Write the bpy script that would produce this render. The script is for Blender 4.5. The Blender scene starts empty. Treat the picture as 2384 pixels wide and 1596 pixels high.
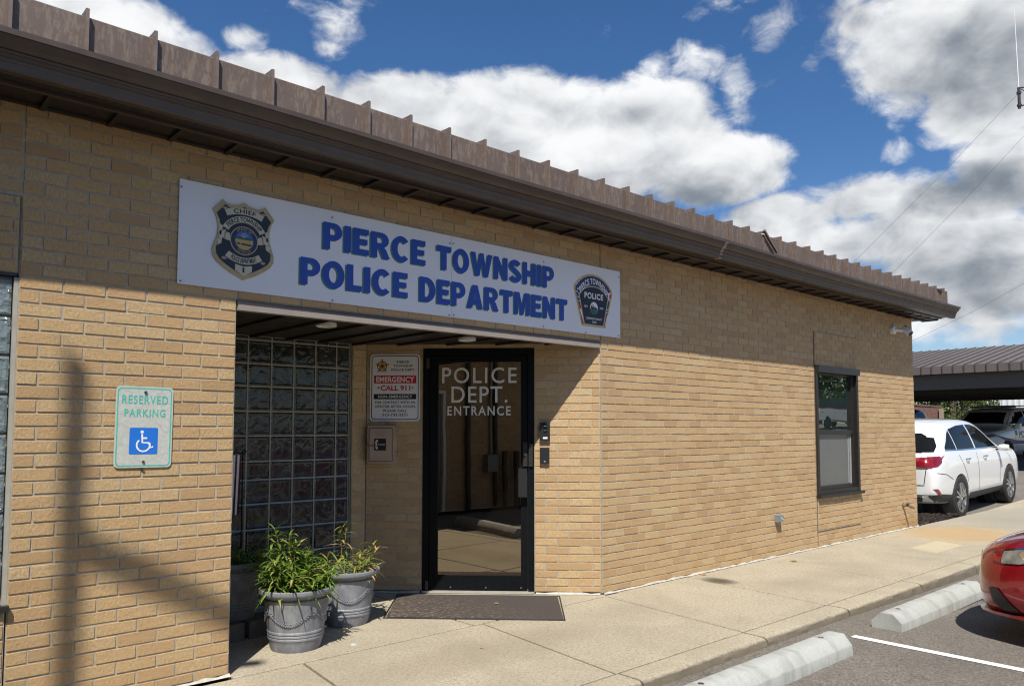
import bpy, bmesh, math, random
from mathutils import Vector, Matrix
from mathutils.bvhtree import BVHTree
PI = math.pi; R = math.radians
random.seed(11)
scene = bpy.context.scene
col = scene.collection

# ------------------------------------------------------------------ camera
cam_d = bpy.data.cameras.new('camera'); cam = bpy.data.objects.new('camera', cam_d); col.objects.link(cam)
cam_d.sensor_width = 36.0; cam_d.sensor_fit = 'HORIZONTAL'
cam_d.lens = 27.006; cam_d.shift_y = 0.0389
cam_d.clip_start = 0.05; cam_d.clip_end = 2000
cam.location = (0, -4.504, 1.442)
_yaw, _pitch = R(42.052), R(3.405)
_f = Vector((math.sin(_yaw)*math.cos(_pitch), math.cos(_yaw)*math.cos(_pitch), math.sin(_pitch)))
cam.rotation_euler = _f.to_track_quat('-Z', 'Y').to_euler()
scene.camera = cam

# ------------------------------------------------------------------ sun
SUN_EL, SUN_AZ = R(55.4), R(223.5)            # azimuth of the sun, clockwise from +Y
to_sun = Vector((math.sin(SUN_AZ)*math.cos(SUN_EL), math.cos(SUN_AZ)*math.cos(SUN_EL), math.sin(SUN_EL)))
sd = bpy.data.lights.new('sun', 'SUN'); sd.energy = 4.8; sd.angle = R(0.53); sd.color = (1.0, 0.95, 0.87)
so = bpy.data.objects.new('sun', sd); col.objects.link(so)
so.rotation_euler = (-to_sun).to_track_quat('-Z', 'Y').to_euler(); so.location = (-20, -20, 40)

# ------------------------------------------------------------------ sky with cumulus clouds (placed by compass direction and height)
world = bpy.data.worlds.new('World'); scene.world = world; world.use_nodes = True
wt = world.node_tree; wn = wt.nodes; wl = wt.links; wn.clear()
def wmath(op, a, b=None, c=None, clamp=False):
    n = wn.new('ShaderNodeMath'); n.operation = op; n.use_clamp = clamp
    for i, v in enumerate((a, b, c)):
        if v is None: continue
        if isinstance(v, (int, float)): n.inputs[i].default_value = v
        else: wl.new(v, n.inputs[i])
    return n.outputs[0]
def wsmooth(v, lo, hi):
    n = wn.new('ShaderNodeMapRange'); n.interpolation_type = 'SMOOTHSTEP'
    wl.new(v, n.inputs[0]); n.inputs[1].default_value = lo; n.inputs[2].default_value = hi
    return n.outputs[0]
def wmix(fac, a, b):
    n = wn.new('ShaderNodeMix'); n.data_type = 'RGBA'
    if isinstance(fac, (int, float)): n.inputs[0].default_value = fac
    else: wl.new(fac, n.inputs[0])
    for i, v in ((6, a), (7, b)):
        if isinstance(v, tuple): n.inputs[i].default_value = (*v, 1)
        else: wl.new(v, n.inputs[i])
    return n.outputs[2]
tc = wn.new('ShaderNodeTexCoord'); dirv = tc.outputs['Generated']
sep = wn.new('ShaderNodeSeparateXYZ'); wl.new(dirv, sep.inputs[0])
az = wmath('MULTIPLY', wmath('ARCTAN2', sep.outputs[0], sep.outputs[1]), 180/PI)
el = wmath('MULTIPLY', wmath('ARCSINE', sep.outputs[2]), 180/PI)
def wnoise(scale, detail, rough, off=(0, 0, 0), dist=0.0, sq=(1, 1, 1.5)):
    mp = wn.new('ShaderNodeMapping'); wl.new(dirv, mp.inputs[0]); mp.inputs['Location'].default_value = off
    mp.inputs['Scale'].default_value = sq
    n = wn.new('ShaderNodeTexNoise'); wl.new(mp.outputs[0], n.inputs['Vector'])
    n.inputs['Scale'].default_value = scale; n.inputs['Detail'].default_value = detail
    n.inputs['Roughness'].default_value = rough; n.inputs['Distortion'].default_value = dist
    return n.outputs['Fac']
def blob_field(blobs):
    out = None
    for (a, e, ra, re, w) in blobs:
        da = wmath('MULTIPLY', wmath('SUBTRACT', az, a), 1/ra)
        de = wmath('MULTIPLY', wmath('SUBTRACT', el, e), 1/re)
        q = wmath('MULTIPLY_ADD', da, da, wmath('MULTIPLY', de, de))
        f = wmath('MULTIPLY', wmath('SUBTRACT', 1.0, q, clamp=True), w)
        out = f if out is None else wmath('MAXIMUM', out, f)
    return out
CLOUDS = [(13.68, 25.35, 6.76, 3.21, 1.1), (8.9, 26.16, 5.44, 2.79, 1.0), (18.32, 24.95, 3.09, 1.81, 0.8), (25.16, 22.66, 7.91, 3.47, 1.3), (33.1, 21.58, 8.72, 4.36, 1.4), (43.02, 21.53, 9.89, 5.14, 1.5), (51.59, 20.67, 8.05, 4.83, 1.4), (56.95, 18.25, 6.49, 3.24, 1.2), (54.83, 22.76, 3.49, 2.55, 0.8), (58.9, 23.21, 2.14, 3.59, 0.6), (56.14, 25.42, 3.46, 2.99, 0.5), (52.94, 25.42, 1.94, 1.65, 0.5), (29.14, 27.69, 2.87, 2.38, 0.56), (28.53, 26.02, 2.22, 1.35, 0.55), (29.44, 29.02, 4.8, 1.55, 0.45), (49.53, 27.69, 2.64, 1.34, 0.42), (57.45, 28.47, 4.06, 1.81, 0.45), (22.36, 26.1, 2.38, 1.31, 0.5), (60.73, 23.82, 2.4, 1.63, 0.42), (48.05, 28.69, 5.31, 1.59, 0.32), (72.89, 24.06, 8.17, 5.14, 1.3), (66.88, 26.03, 4.42, 3.03, 0.65), (74.44, 19.71, 5.0, 3.04, 1.1), (69.72, 21.38, 2.62, 2.35, 0.6), (64.01, 24.97, 2.59, 2.09, 0.45), (61.1, 26.7, 4.2, 2.34, 0.45), (69.09, 18.0, 1.58, 1.09, 0.3), (62.02, 14.57, 6.12, 2.06, 1.1), (66.58, 15.26, 4.93, 2.27, 1.0), (70.76, 13.07, 6.61, 4.16, 1.2), (75.03, 16.23, 3.51, 3.64, 1.2), (73.4, 10.0, 7.94, 4.12, 1.3), (65.4, 12.49, 7.22, 2.92, 1.1), (72.57, 6.73, 5.36, 1.96, 0.75)]
SHADE = [(73.81, 22.37, 6.3, 3.47, 0.8), (74.21, 20.01, 5.27, 2.54, 0.75), (70.07, 24.16, 3.14, 2.01, 0.4), (73.8, 14.84, 4.8, 2.13, 1.1), (70.15, 9.75, 9.21, 2.41, 0.95), (73.92, 11.31, 5.24, 2.44, 0.8), (68.92, 12.15, 4.73, 1.99, 0.5), (46.32, 16.34, 15.43, 2.47, 0.75), (54.42, 16.63, 7.55, 2.41, 0.65), (46.02, 22.5, 2.65, 1.74, 0.4), (35.04, 23.98, 2.96, 1.7, 0.3), (38.04, 20.0, 7.24, 2.09, 0.4), (74.05, 8.0, 4.49, 1.37, 0.9), (66.57, 14.69, 2.47, 1.43, 0.3), (52.25, 22.37, 4.52, 1.72, 0.3)]
cover = blob_field(CLOUDS)
n_big = wnoise(6.0, 10, 0.60, (3.1, 1.7, 0.4), 0.25)
n_fine = wnoise(24.0, 9, 0.60, (1.3, 5.7, 2.4), 0.5)
n_soft = wnoise(6.0, 3.2, 0.5, (3.1, 1.7, 0.4), 0.25)
n_mid = wnoise(13.0, 4, 0.5, (2.2, 0.3, 5.1), 0.5)
n_far = wnoise(2.2, 6, 0.55, (0.4, 2.2, 7.1))
# beyond the stretch of sky seen in the photograph the cover comes from noise alone
azd = wmath('ABSOLUTE', wmath('SUBTRACT', az, 42))
outside = wmath('MAXIMUM', wsmooth(azd, 40, 60), wsmooth(el, 34, 50))
cover = wmath('ADD', cover, wmath('MULTIPLY', outside, wsmooth(n_far, 0.52, 0.72)))
dens = wmath('ADD', cover, wmath('MULTIPLY', wmath('SUBTRACT', n_big, 0.5), 1.5))
dens = wmath('ADD', dens, wmath('MULTIPLY', wmath('SUBTRACT', n_fine, 0.5), 0.95))
alpha = wsmooth(dens, 0.24, 0.76)
# billows: the same noise looked up a little higher gives lit tops and grey undersides
up1 = wnoise(6.0, 3.2, 0.5, (3.1, 1.7, 0.4 + 0.06), 0.25)
relief = wmath('SUBTRACT', n_soft, up1)
shade_f = blob_field(SHADE)
lit = wmath('ADD', wmath('MULTIPLY', relief, 2.2), 0.74)
mid_a = wnoise(17.0, 6, 0.55, (2.2, 0.3, 5.1), 0.4)
mid_b = wnoise(17.0, 6, 0.55, (2.2, 0.3, 5.1 + 0.028), 0.4)
lit = wmath('ADD', lit, wmath('MULTIPLY', wmath('SUBTRACT', mid_a, mid_b), 1.15))
lit = wmath('SUBTRACT', lit, wmath('MULTIPLY', shade_f, 1.05))
lit = wmath('ADD', lit, wmath('MULTIPLY', wmath('SUBTRACT', n_mid, 0.5), 0.65))
lit = wmath('ADD', lit, wmath('MULTIPLY', wmath('SUBTRACT', n_fine, 0.5), 0.16))
lit = wmath('SUBTRACT', lit, wmath('MULTIPLY', wsmooth(dens, 1.0, 1.9), 0.18))
lit = wsmooth(lit, -0.75, 1.25)
cloud = wmix(lit, (1.55, 1.85, 2.25), (7.5, 7.6, 7.7))
sky = wn.new('ShaderNodeTexSky'); sky.sky_type = 'NISHITA'; sky.sun_disc = False
sky.sun_elevation = SUN_EL; sky.sun_rotation = SUN_AZ; sky.altitude = 250; sky.air_density = 1.0
sky.dust_density = 0.3; sky.ozone_density = 3.0
blue = wn.new('ShaderNodeHueSaturation'); blue.inputs['Saturation'].default_value = 1.24; blue.inputs['Value'].default_value = 0.80
tint = wn.new('ShaderNodeMix'); tint.data_type = 'RGBA'; tint.blend_type = 'MULTIPLY'; tint.inputs[0].default_value = 1.0
tint.inputs[7].default_value = (1.08, 1.04, 1.08, 1); wl.new(sky.outputs[0], tint.inputs[6]); wl.new(tint.outputs[2], blue.inputs['Color'])
final = wmix(alpha, blue.outputs[0], cloud)
bg = wn.new('ShaderNodeBackground'); bg.inputs['Strength'].default_value = 0.1
wl.new(final, bg.inputs['Color'])
wo = wn.new('ShaderNodeOutputWorld'); wl.new(bg.outputs[0], wo.inputs['Surface'])
world.cycles.sampling_method = 'MANUAL'; world.cycles.sample_map_resolution = 512

scene.view_settings.view_transform = 'Standard'; scene.view_settings.look = 'None'
scene.view_settings.exposure = 0.36; scene.view_settings.gamma = 1.0
scene.render.engine = 'CYCLES'
scene.cycles.max_bounces = 6; scene.cycles.diffuse_bounces = 2; scene.cycles.glossy_bounces = 4
scene.cycles.use_denoising = True; scene.cycles.filter_width = 1.15

# ------------------------------------------------------------------ helpers: objects
def tag(o, label=None, cat=None, group=None, kind=None):
    if label: o['label'] = label
    if cat: o['category'] = cat
    if group: o['group'] = group
    if kind: o['kind'] = kind
    return o
def thing(name, label, cat, loc=(0, 0, 0), rz=0, group=None):
    o = bpy.data.objects.new(name, None); col.objects.link(o); o.empty_display_size = 0.1
    o.location = loc; o.rotation_euler = (0, 0, rz)
    return tag(o, label, cat, group)
def link(name, me, m=None, parent=None, smooth=None):
    o = bpy.data.objects.new(name, me); col.objects.link(o)
    if m is not None and len(me.materials) == 0: me.materials.append(m)
    if parent is not None: o.parent = parent
    if smooth is not None:
        me.polygons.foreach_set('use_smooth', [True]*len(me.polygons))
        me.set_sharp_from_angle(angle=R(smooth))
    return o
def copy_tree(o, parent=None):
    c = o.copy(); col.objects.link(c); c.parent = parent
    for ch in list(o.children): copy_tree(ch, c)
    return c
class MB:
    def __init__(s): s.v = []; s.f = []; s.t = []
    def quad(s, *p, t=None):
        i = len(s.v); s.v += [tuple(q) for q in p]; s.f.append(tuple(range(i, i+len(p))))
        if t is not None: s.t.append(t)
    def box(s, x0, x1, y0, y1, z0, z1):
        P = [(x, y, z) for x in (x0, x1) for y in (y0, y1) for z in (z0, z1)]
        i = len(s.v); s.v += P
        for f in ((0,1,3,2),(4,6,7,5),(0,4,5,1),(2,3,7,6),(0,2,6,4),(1,5,7,3)): s.f.append(tuple(i+k for k in f))
        return s
    def obox(s, c, ax, ay, az_, hx, hy, hz):
        c = Vector(c); ax = Vector(ax).normalized(); ay = Vector(ay).normalized(); az_ = Vector(az_).normalized()
        i = len(s.v)
        for sx in (-1, 1):
            for sy in (-1, 1):
                for sz in (-1, 1): s.v.append(tuple(c + ax*hx*sx + ay*hy*sy + az_*hz*sz))
        for f in ((0,1,3,2),(4,6,7,5),(0,4,5,1),(2,3,7,6),(0,2,6,4),(1,5,7,3)): s.f.append(tuple(i+k for k in f))
        return s
    def tube(s, pts, r, n=8, cap=True):
        pts = [Vector(p) for p in pts]; rs = r if isinstance(r, (list, tuple)) else [r]*len(pts)
        base = len(s.v); prev = None
        for k, p in enumerate(pts):
            d = (pts[min(k+1, len(pts)-1)] - pts[max(k-1, 0)]).normalized()
            if prev is None:
                a = d.cross(Vector((0, 0, 1)));
                if a.length < 1e-3: a = d.cross(Vector((1, 0, 0)))
            else: a = prev - d*prev.dot(d)
            a.normalize(); b = d.cross(a); prev = a
            for j in range(n):
                th = 2*PI*j/n; s.v.append(tuple(p + (a*math.cos(th) + b*math.sin(th))*rs[k]))
        for k in range(len(pts)-1):
            for j in range(n):
                s.f.append((base+k*n+j, base+k*n+(j+1) % n, base+(k+1)*n+(j+1) % n, base+(k+1)*n+j))
        if cap:
            s.f.append(tuple(base+j for j in range(n))[::-1]); s.f.append(tuple(base+(len(pts)-1)*n+j for j in range(n)))
        return s
    def lathe(s, prof, n=32, c=(0, 0, 0), axis='z', closed=False):
        base = len(s.v)
        for (r, z) in prof:
            for j in range(n):
                th = 2*PI*j/n; a, b = r*math.cos(th), r*math.sin(th)
                if axis == 'z': q = (a, b, z)
                elif axis == 'y': q = (a, z, b)
                else: q = (z, a, b)
                s.v.append((q[0]+c[0], q[1]+c[1], q[2]+c[2]))
        m = len(prof)
        for k in range(m if closed else m-1):
            k2 = (k+1) % m
            for j in range(n): s.f.append((base+k*n+j, base+k*n+(j+1) % n, base+k2*n+(j+1) % n, base+k2*n+j))
        if not closed:
            if prof[0][0] > 1e-5: s.f.append(tuple(base+j for j in range(n)))
            if prof[-1][0] > 1e-5: s.f.append(tuple(base+(m-1)*n+j for j in range(n)))
        return s
    def sweep(s, prof, stations):
        # prof: open list of (y, z); stations: (x, dy, dz)
        base = len(s.v); n = len(prof)
        for (x, dy, dz) in stations: s.v += [(x, y+dy, z+dz) for (y, z) in prof]
        for k in range(len(stations)-1):
            for j in range(n-1): s.f.append((base+k*n+j, base+(k+1)*n+j, base+(k+1)*n+j+1, base+k*n+j+1))
        s.f.append(tuple(base+j for j in range(n))); s.f.append(tuple(base+(len(stations)-1)*n+j for j in range(n))[::-1])
        return s
    def mesh(s, name):
        me = bpy.data.meshes.new(name); me.from_pydata(s.v, [], s.f); me.validate()
        if s.t:
            a = me.attributes.new('tint', 'FLOAT', 'FACE'); a.data.foreach_set('value', s.t[:len(me.polygons)])
        bm = bmesh.new(); bm.from_mesh(me)
        if not s.t: bmesh.ops.recalc_face_normals(bm, faces=bm.faces)
        bm.to_mesh(me); bm.free()
        return me
    def split(s, name, m, parent=None, smooth=None):
        # every loose piece becomes a part of its own
        me = s.mesh(name); n = len(me.vertices); up = list(range(n))
        def find(a):
            while up[a] != a: up[a] = up[up[a]]; a = up[a]
            return a
        for p_ in me.polygons:
            r0 = find(p_.vertices[0])
            for v in p_.vertices[1:]: up[find(v)] = r0
        grp = {}
        for p_ in me.polygons: grp.setdefault(find(p_.vertices[0]), []).append(p_.index)
        out = []
        for fs in grp.values():
            q = MB(); mp_ = {}
            for fi in fs:
                f = []
                for v in me.polygons[fi].vertices:
                    if v not in mp_: mp_[v] = len(q.v); q.v.append(tuple(me.vertices[v].co))
                    f.append(mp_[v])
                q.f.append(tuple(f))
            out.append(q.build(name, m, parent, smooth))
        bpy.data.meshes.remove(me)
        return out
    def build(s, name, m, parent=None, smooth=None): return link(name, s.mesh(name), m, parent, smooth)
class Frame:
    # a wall plane: u along, z up, d outwards
    def __init__(s, o, u, n): s.o = Vector(o); s.u = Vector(u).normalized(); s.n = Vector(n).normalized()
    def P(s, u, z, d=0): return tuple(s.o + s.u*u + s.n*d + Vector((0, 0, z)))
FAC = Frame((0, 0, 0), (1, 0, 0), (0, -1, 0))                       # street facade, u = x
XO = 5.124
ANG = Frame((XO, 0, 0), (1, -1, 0), (-1, -1, 0))                    # door wall at 45 degrees, u = -s
def fbox(mb, F, u0, u1, z0, z1, d0, d1):
    P = [F.P(u, z, d) for u in (u0, u1) for d in (d0, d1) for z in (z0, z1)]
    i = len(mb.v); mb.v += P
    for f in ((0,1,3,2),(4,6,7,5),(0,4,5,1),(2,3,7,6),(0,2,6,4),(1,5,7,3)): mb.f.append(tuple(i+k for k in f))
    return mb
def prism(mb, F, pts, d0, d1):
    n = len(pts); i = len(mb.v)
    mb.v += [F.P(u, z, d0) for u, z in pts] + [F.P(u, z, d1) for u, z in pts]
    mb.f.append(tuple(range(i, i+n))[::-1]); mb.f.append(tuple(range(i+n, i+2*n)))
    for k in range(n): mb.f.append((i+k, i+(k+1) % n, i+n+(k+1) % n, i+n+k))
    return mb
def rrect(u0, u1, z0, z1, r, n=6):
    out = []
    for (cx, cz, a0) in ((u1-r, z1-r, 0), (u0+r, z1-r, 90), (u0+r, z0+r, 180), (u1-r, z0+r, 270)):
        for k in range(n+1):
            a = R(a0 + 90*k/n); out.append((cx + r*math.cos(a), cz + r*math.sin(a)))
    return out
def ellipse(cu, cz, ru, rz, n=28, a0=0, a1=360):
    full = (a1-a0) >= 360
    return [(cu + ru*math.cos(R(a0+(a1-a0)*k/(n if full else n-1))), cz + rz*math.sin(R(a0+(a1-a0)*k/(n if full else n-1)))) for k in range(n)]
def ring(mb, F, outer, inner, d0, d1):
    n = len(outer); i = len(mb.v)
    for pts, d in ((outer, d0), (inner, d0), (outer, d1), (inner, d1)): mb.v += [F.P(u, z, d) for u, z in pts]
    for k in range(n):
        k2 = (k+1) % n
        mb.f += [(i+2*n+k, i+2*n+k2, i+3*n+k2, i+3*n+k), (i+k, i+k2, i+2*n+k2, i+2*n+k), (i+n+k, i+3*n+k, i+3*n+k2, i+n+k2)]
    return mb
def offset_poly(pts, c, s): return [(c[0]+(u-c[0])*s, c[1]+(z-c[1])*s) for u, z in pts]

# ------------------------------------------------------------------ helpers: lettering from the built-in font
_tc = {}
def glyph_mesh(body, bold, spacing=1.0):
    k = (body, bold, spacing)
    if k in _tc: return _tc[k]
    cu = bpy.data.curves.new('lettering', 'FONT'); cu.body = body; cu.offset = bold; cu.space_character = spacing
    cu.resolution_u = 4; cu.fill_mode = 'FRONT'; cu.size = 1.0
    o = bpy.data.objects.new('lettering_source', cu); col.objects.link(o)
    bpy.context.view_layer.update()
    me = bpy.data.meshes.new_from_object(o.evaluated_get(bpy.context.evaluated_depsgraph_get()))
    V = [tuple(v.co[:2]) for v in me.vertices]; Fc = [tuple(p.vertices) for p in me.polygons]
    bpy.data.objects.remove(o); bpy.data.curves.remove(cu); bpy.data.meshes.remove(me)
    _tc[k] = (V, Fc); return _tc[k]
def put_text(mb, F, body, u0, u1, z0, z1, d, bold=0.02, spacing=1.0, warp=None):
    V, Fc = glyph_mesh(body, bold, spacing)
    xs = [v[0] for v in V]; ys = [v[1] for v in V]
    x0, x1, y0, y1 = min(xs), max(xs), min(ys), max(ys)
    i = len(mb.v)
    for (x, y) in V:
        a, b = (x-x0)/(x1-x0), (y-y0)/(y1-y0)
        u, z = (u0 + a*(u1-u0), z0 + b*(z1-z0)) if warp is None else warp(a, b)
        mb.v.append(F.P(u, z, d))
    mb.f += [tuple(i+k for k in f) for f in Fc]
    return mb
# heavy block capitals for the wall sign, drawn as outlines (outer contours and holes) one unit high
def _arc(cx, cy, rx, ry, a0, a1, n=14): return [(cx+rx*math.cos(R(a0+(a1-a0)*k/n)), cy+ry*math.sin(R(a0+(a1-a0)*k/n))) for k in range(n+1)]
def _rib(path, w):
    L, Q = [], []
    for k, p_ in enumerate(path):
        a, b_ = path[max(0, k-1)], path[min(len(path)-1, k+1)]; dx, dy = b_[0]-a[0], b_[1]-a[1]; l = math.hypot(dx, dy)
        L.append((p_[0]-dy/l*w, p_[1]+dx/l*w)); Q.append((p_[0]+dy/l*w, p_[1]-dx/l*w))
    return L + Q[::-1]
BLOCK = {
 'I': (.27, [[(0,0),(.27,0),(.27,1),(0,1)]]), 'L': (.62, [[(0,0),(.62,0),(.62,.22),(.27,.22),(.27,1),(0,1)]]),
 'E': (.66, [[(0,0),(.66,0),(.66,.22),(.27,.22),(.27,.40),(.60,.40),(.60,.61),(.27,.61),(.27,.78),(.65,.78),(.65,1),(0,1)]]),
 'T': (.74, [[(.235,0),(.505,0),(.505,.77),(.74,.77),(.74,1),(0,1),(0,.77),(.235,.77)]]),
 'H': (.80, [[(0,0),(.27,0),(.27,.39),(.53,.39),(.53,0),(.80,0),(.80,1),(.53,1),(.53,.63),(.27,.63),(.27,1),(0,1)]]),
 'D': (.79, [[(0,0)] + _arc(.35,.5,.44,.5,-90,90) + [(0,1)], [(.26,.20)] + _arc(.33,.5,.205,.30,-90,90) + [(.26,.80)]]),
 'P': (.74, [[(0,0),(.27,0),(.27,.36)] + _arc(.42,.68,.32,.32,-90,90) + [(0,1)], [(.26,.55)] + _arc(.385,.685,.125,.135,-90,90,8) + [(.26,.82)]]),
 'R': (.82, [[(0,0),(.27,0),(.27,.38),(.37,.34),(.52,0),(.82,0),(.66,.34),(.57,.42)] + _arc(.45,.71,.32,.29,-45,90) + [(0,1)], [(.26,.585)] + _arc(.41,.70,.115,.12,-90,90,8) + [(.26,.82)]]),
 'C': (.80, [_arc(.42,.5,.42,.52,42,318,26) + _arc(.435,.5,.18,.30,312,48,22)]), 'O': (.86, [_arc(.43,.5,.43,.52,0,348,29), _arc(.43,.5,.178,.305,0,345,23)]),
 'S': (.74, [_rib(_arc(.37,.735,.245,.155,20,222,14) + _arc(.37,.275,.255,.165,42,-164,14), .116)]),
 'A': (.88, [[(0,0),(.29,0),(.335,.18),(.545,.18),(.59,0),(.88,0),(.585,1),(.295,1)], [(.385,.39),(.495,.39),(.44,.70)]]),
 'N': (.80, [[(0,0),(.26,0),(.26,.53),(.54,0),(.80,0),(.80,1),(.54,1),(.54,.47),(.26,1),(0,1)]]),
 'M': (.98, [[(0,0),(.24,0),(.24,.68),(.40,0),(.58,0),(.74,.68),(.74,0),(.98,0),(.98,1),(.65,1),(.49,.42),(.33,1),(0,1)]]),
 'W': (1.2, [[(.24,0),(.49,0),(.60,.58),(.71,0),(.96,0),(1.2,1),(.94,1),(.83,.38),(.71,1),(.49,1),(.37,.38),(.26,1),(0,1)]]),
}
def put_block(mb, F, body, u0, u1, z0, z1, d, gap=.085):
    W = sum(BLOCK[c][0] for c in body) + gap*(len(body)-1); x = 0.0
    for c in body:
        w, cs = BLOCK[c]
        cu = bpy.data.curves.new('lettering', 'CURVE'); cu.dimensions = '2D'; cu.fill_mode = 'BOTH'
        for pts in cs:
            sp = cu.splines.new('POLY'); sp.points.add(len(pts)-1); sp.use_cyclic_u = True
            for k, (a, b_) in enumerate(pts): sp.points[k].co = (a, b_, 0, 1)
        o = bpy.data.objects.new('lettering_source', cu); col.objects.link(o); bpy.context.view_layer.update()
        me = bpy.data.meshes.new_from_object(o.evaluated_get(bpy.context.evaluated_depsgraph_get()))
        i = len(mb.v)
        mb.v += [F.P(u0+(x+v.co.x)/W*(u1-u0), z0+v.co.y*(z1-z0), d) for v in me.vertices]
        mb.f += [tuple(i+k for k in p_.vertices) for p_ in me.polygons]
        bpy.data.objects.remove(o); bpy.data.curves.remove(cu); bpy.data.meshes.remove(me)
        x += w + gap
    return mb
def arc_warp(c, r0, r1, a0, a1, sx=1.0):
    # letters along an arc: baseline radius r0, cap radius r1, from angle a0 to a1 (degrees)
    def w(a, b):
        th = R(a0 + (a1-a0)*a); r = r0 + (r1-r0)*b
        return (c[0] + sx*r*math.cos(th), c[1] + r*math.sin(th))
    return w
# ------------------------------------------------------------------ helpers: materials
def nodes(name):
    m = bpy.data.materials.new(name); m.use_nodes = True
    nt = m.node_tree; return m, nt, nt.nodes['Principled BSDF']
def ramp(nt, src, stops, interp='LINEAR'):
    r = nt.nodes.new('ShaderNodeValToRGB'); nt.links.new(src, r.inputs[0]); e = r.color_ramp.elements
    r.color_ramp.interpolation = interp
    while len(e) < len(stops): e.new(0.5)
    for i, (p, c) in enumerate(stops):
        e[i].position = p; e[i].color = (*c, 1) if isinstance(c, tuple) else (c, c, c, 1)
    return r.outputs[0]
def coords(nt, scale=(1, 1, 1), loc=(0, 0, 0), rot=(0, 0, 0)):
    t = nt.nodes.new('ShaderNodeTexCoord'); mp = nt.nodes.new('ShaderNodeMapping')
    nt.links.new(t.outputs['Object'], mp.inputs[0]); mp.inputs['Scale'].default_value = scale
    mp.inputs['Location'].default_value = loc; mp.inputs['Rotation'].default_value = rot
    return mp.outputs[0]
def noise(nt, scale, detail=4, rough=0.55, vec=None, dist=0.0):
    n = nt.nodes.new('ShaderNodeTexNoise'); nt.links.new(vec if vec is not None else coords(nt), n.inputs['Vector'])
    n.inputs['Scale'].default_value = scale; n.inputs['Detail'].default_value = detail
    n.inputs['Roughness'].default_value = rough; n.inputs['Distortion'].default_value = dist
    return n.outputs['Fac']
def mixc(nt, fac, a, b, mode='MIX'):
    n = nt.nodes.new('ShaderNodeMix'); n.data_type = 'RGBA'; n.blend_type = mode
    if isinstance(fac, (int, float)): n.inputs[0].default_value = fac
    else: nt.links.new(fac, n.inputs[0])
    for i, v in ((6, a), (7, b)):
        if isinstance(v, tuple): n.inputs[i].default_value = (*v, 1)
        else: nt.links.new(v, n.inputs[i])
    return n.outputs[2]
def nmath(nt, op, a, b=None, clamp=False):
    n = nt.nodes.new('ShaderNodeMath'); n.operation = op; n.use_clamp = clamp
    for i, v in enumerate((a, b)):
        if v is None: continue
        if isinstance(v, (int, float)): n.inputs[i].default_value = v
        else: nt.links.new(v, n.inputs[i])
    return n.outputs[0]
def bump(nt, bsdf, h, strength=0.3, dist=0.005):
    b = nt.nodes.new('ShaderNodeBump'); b.inputs['Strength'].default_value = strength; b.inputs['Distance'].default_value = dist
    nt.links.new(h, b.inputs['Height']); nt.links.new(b.outputs[0], bsdf.inputs['Normal'])
def simple(name, c, rough=0.5, metal=0.0, var=0.12, vs=14, bs=0.0, bscale=120, coat=0.0, ior=None, bdist=0.002):
    m, nt, b = nodes(name)
    n = noise(nt, vs, 6, 0.6)
    lo = tuple(x*(1-var) for x in c); hi = tuple(min(1, x*(1+var)) for x in c)
    nt.links.new(ramp(nt, n, ((0.3, lo), (0.7, hi))), b.inputs['Base Color'])
    b.inputs['Metallic'].default_value = metal
    nt.links.new(ramp(nt, noise(nt, vs*2.3, 4), ((0.3, max(0.0, rough*0.8)), (0.7, min(1, rough*1.2)))), b.inputs['Roughness'])
    if coat: b.inputs['Coat Weight'].default_value = coat; b.inputs['Coat Roughness'].default_value = 0.03
    if ior: b.inputs['IOR'].default_value = ior
    if bs: bump(nt, b, noise(nt, bscale, 4, 0.6), bs, bdist)
    return m
M = {}
def brick_mat():
    m, nt, b = nodes('buff_brick')
    at = nt.nodes.new('ShaderNodeAttribute'); at.attribute_name = 'tint'
    base = ramp(nt, at.outputs['Fac'], ((0.0, (0.45, 0.295, 0.155)), (0.2, (0.525, 0.345, 0.182)), (0.45, (0.555, 0.378, 0.196)), (0.75, (0.57, 0.40, 0.21)), (1.0, (0.59, 0.44, 0.25))))
    g = noise(nt, 85, 5, 0.7, coords(nt, (1, 1, 0.55)))
    c1 = mixc(nt, ramp(nt, g, ((0.38, 0.0), (0.62, 0.7))), base, (0.41, 0.275, 0.14))
    w = noise(nt, 2.2, 5, 0.6)
    c2 = mixc(nt, ramp(nt, w, ((0.35, 0.0), (0.75, 0.3))), c1, (0.40, 0.275, 0.15))
    sp = noise(nt, 55, 2, 0.5)
    c3 = mixc(nt, ramp(nt, sp, ((0.68, 0.0), (0.8, 0.4))), c2, (0.62, 0.47, 0.28))
    # rust stain low on the far corner by the water tap
    t = nt.nodes.new('ShaderNodeTexCoord'); s = nt.nodes.new('ShaderNodeSeparateXYZ'); nt.links.new(t.outputs['Object'], s.inputs[0])
    rz = nt.nodes.new('ShaderNodeMapRange'); nt.links.new(s.outputs[2], rz.inputs[0]); rz.inputs[1].default_value = 0.22; rz.inputs[2].default_value = 0.0
    rx = nt.nodes.new('ShaderNodeMapRange'); nt.links.new(s.outputs[0], rx.inputs[0]); rx.inputs[1].default_value = 11.2; rx.inputs[2].default_value = 12.0
    st = nmath(nt, 'MULTIPLY', nmath(nt, 'MULTIPLY', rz.outputs[0], rx.outputs[0]), 0.6)
    c4 = mixc(nt, st, c3, (0.36, 0.17, 0.06))
    nt.links.new(c4, b.inputs['Base Color']); b.inputs['Roughness'].default_value = 0.9
    b.inputs['Specular IOR Level'].default_value = 0.25
    bump(nt, b, noise(nt, 75, 6, 0.75, coords(nt, (1, 1, 0.6))), 0.8, 0.009)
    return m
M['brick'] = brick_mat()
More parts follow.
